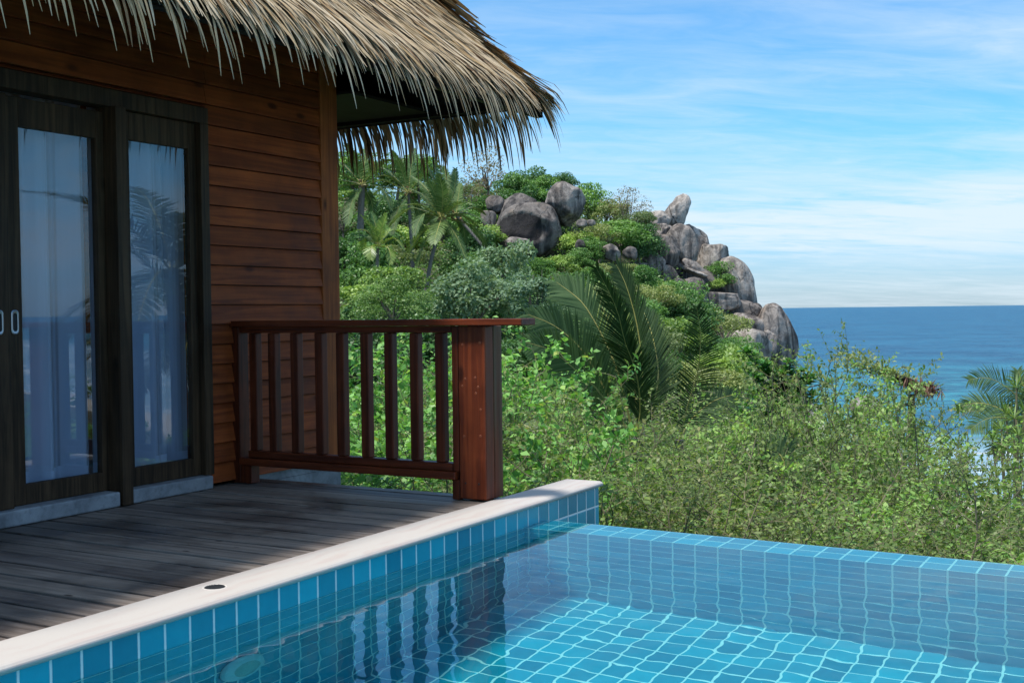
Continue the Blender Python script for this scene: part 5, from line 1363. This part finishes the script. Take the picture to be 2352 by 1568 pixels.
NEAR = [
 (1840, 880, 19.0, 'light green shrub right of the broad dark leaved tree', 'S', 1.2),
 (1930, 860, 20.0, 'light green shrub hiding the shore left of the shelter', 'S', 1.2),
 (2225, 1000, 16.0, 'leafy green shrub below the windblown palm', 'S', 1.1),
 (2300, 990, 15.0, 'leafy green shrub beside the spiky shrub at the right edge', 'S', 1.1),
 (1950, 825, 30.0, 'taller green shrub overgrowing the upper end of the shelter roof', 'S', 1.7),
 (1880, 850, 28.0, 'green shrub between the broad dark leaved tree and the shelter', 'S', 1.6),
 (2235, 1060, 13.0, 'light green shrub just right of the shelter post foot', 'S', .9),
 (1215, 880, 12.5, 'light green shrub rising just right of the railing end post', 'S', 1.0),
 (1290, 960, 10.5, 'light green shrub behind the white tip of the coping', 'S', 1.0),
 (1395, 905, 13.5, 'light green shrub in front of the base of the large dark palm', 'S', 1.0),
 (1480, 965, 12.0, 'light green shrub right of the one hiding the palm base', 'S', 1.0),
 (1545, 985, 13.0, 'light green shrub at the foot of the single upright frond', 'S', 1.0),
 (1640, 945, 15.0, 'light green shrub right of the single upright frond', 'S', 1.1),
 (1725, 915, 17.0, 'light green shrub below the broad dark leaved tree', 'S', 1.1),
 (1810, 940, 15.0, 'light green shrub lower right of the broad dark leaved tree', 'S', 1.1),
 (1895, 800, 16.5, 'tall light green shrub reaching up over the sea left of the shelter', 'S', 1.1),
 (1930, 885, 18.0, 'light green shrub covering the left end of the shelter roof', 'S', 1.0),
 (1950, 955, 14.0, 'light green shrub below the shelter roof', 'S', 1.0),
 (2040, 1080, 12.5, 'light green shrub left of the shelter post', 'S', .85),
 (2215, 1065, 11.5, 'light green shrub right of the shelter post', 'S', 1.0),
 (2300, 1030, 10.5, 'light green shrub under the spiky shrub at the right edge', 'S', 1.0),
 (2400, 1000, 11.0, 'light green shrub cut off by the right edge of the view', 'S', 1.0),
 (1240, 1030, 9.5, 'low light green shrub left of the coping tip', 'S', .9),
 (1430, 1065, 9.2, 'low light green shrub right of the coping tip', 'S', 1.0),
 (1580, 1090, 9.2, 'low light green shrub over the left part of the overflow edge', 'S', 1.0),
 (1850, 1030, 10.0, 'light green shrub with bare grey stems over the middle of the overflow edge', 'S', 1.0),
 (1960, 1110, 9.0, 'low light green shrub right of the bare stemmed one', 'S', 1.0),
 (2110, 1090, 9.2, 'low light green shrub below the shelter post', 'S', 1.0),
 (2270, 1130, 8.8, 'low light green shrub over the right end of the overflow edge', 'S', 1.0),
 (1700, 1120, 9.3, 'low light green shrub in front of the low grey green palm', 'S', .9),
 (2420, 1120, 8.8, 'low light green shrub in the lower right corner of the greenery', 'S', 1.0),
 (2140, 850, 12.0, 'thin sparse sapling with round leaves against the sea right of the shelter', 'T', 1.0),
 (2010, 795, 14.5, 'thin wispy sapling against the sea above the shelter roof', 'T', 1.1),
 (1880, 755, 15.5, 'thin wispy sapling whose tip crosses the open sea', 'T', 1.0),
 (830, 905, 13.0, 'bright leafy shrub behind the middle balusters beside the villa corner', 'B', 1.0),
 (905, 950, 11.5, 'glossy leafed shrub behind the middle of the railing', 'B', .9),
 (990, 900, 12.0, 'glossy leafed shrub behind the right balusters', 'B', 1.0),
 (1060, 960, 11.0, 'glossy leafed shrub low behind the railing end post', 'B', .9),
 (860, 1010, 10.5, 'low bright shrub under the lower rail next to the plinth', 'B', .9),
 (960, 1040, 9.6, 'low dark leafed shrub under the middle of the lower rail', 'B', .9),
 (1150, 990, 11.0, 'glossy leafed shrub right behind the railing end post', 'B', .8),
 (1110, 830, 17.0, 'leafy shrub seen above the railing end post', 'B', 1.2),
 (1000, 790, 20.0, 'leafy shrub seen through the top of the right balusters', 'B', 1.3),
 (880, 800, 21.0, 'leafy shrub seen through the top of the middle balusters', 'B', 1.3),
 (1210, 790, 21.0, 'leafy shrub left of the arching palm fronds', 'B', 1.3),
 (790, 850, 18.0, 'leafy shrub squeezed between corner post and middle balusters', 'B', 1.2),
]
def shrub_at(x, y, H, label, wid):
    g = gz_at(x, y); st, fo = SB[rngN.randrange(3)]
    o = thing('shrub', label, 'shrub', (x, y, g), 'shrubs below the pool and deck')
    for me, m, nm in ((st, TWIG, 'stems'), (fo, L_SHRUB2, 'foliage')):
        c = link(nm, me, m, o); c.scale = (wid, wid, H / 3.6)
for a in ((9.0, -4.6, -.25, 'leafy shrub mirrored low in the left glass pane', 1.1), (11.0, -6.4, -.3, 'leafy shrub mirrored low in the narrow right glass pane', 1.2),
          (7.6, -5.2, -.6, 'leafy shrub mirrored behind the lower rail in the left glass pane', 1.1), (13.0, -6.0, -.1, 'leafy shrub mirrored below the palm in the door glass', 1.3)):
    shrub_at(a[0], a[1], a[2] - gz_at(a[0], a[1]), a[3], a[4])
for a in NEAR: shrub(*a, mat_=L_BROAD if 'dark leafed' in a[3] else None)

# =================================================================== UNDERGROWTH (one mass nobody could count)
def undergrowth():
    rng = np.random.default_rng(91); parts = []
    def patch(n, px0, px1, w0, w1, sz, hmax):
        w = w0 * (w1 / w0) ** rng.uniform(0, 1, n); px = rng.uniform(px0, px1, n); s = (px - 1176) / F * w
        X, Y = xy(w, s); Z = ground_z(w, s)
        clump = 0.5 + 0.5 * np.sin(X * 1.9 + 1.3 * np.sin(Y * 1.1)) * np.sin(Y * 1.7 + 1.1 * np.sin(X * .9))
        h = rng.uniform(0, 1, n) ** 0.7 * hmax * (0.25 + clump)
        N = norm(rng.normal(size=(n, 3)) * .6 + np.array([0, 0, .8])); A = norm(rng.normal(size=(n, 3)) + np.array([0, 0, .2]))
        s_ = rng.uniform(.6, 1.3, n) * (sz[0] + sz[1] * w)
        keep = Z > SEA + 1.6
        V, Fc = leaf_quads(np.stack([X, Y, Z + h], -1)[keep], A[keep], N[keep], s_[keep], s_[keep] * .55)
        parts.append((V, np.repeat(np.clip(.35 * clump[keep] + .65 * rng.uniform(0, 1, keep.sum()), 0, 1), 4)))
    patch(120000, 740, 1800, 24, 155, (.07, .0020), 1.7)
    patch(70000, -200, 770, 22, 160, (.10, .0034), 3.2)
    patch(40000, 1000, 2500, 9, 40, (.05, .0016), 0.9)
    patch(16000, 740, 1250, 8, 26, (.06, .0014), 1.0)
    V = np.concatenate([p[0] for p in parts]); r = np.concatenate([p[1] for p in parts])
    link('undergrowth', np_mesh('undergrowth', V, np.arange(len(V)).reshape(-1, 4), r), L_GRASS, kind='stuff', label='low tangled green undergrowth covering the slope between the trees', cat='undergrowth')
undergrowth()
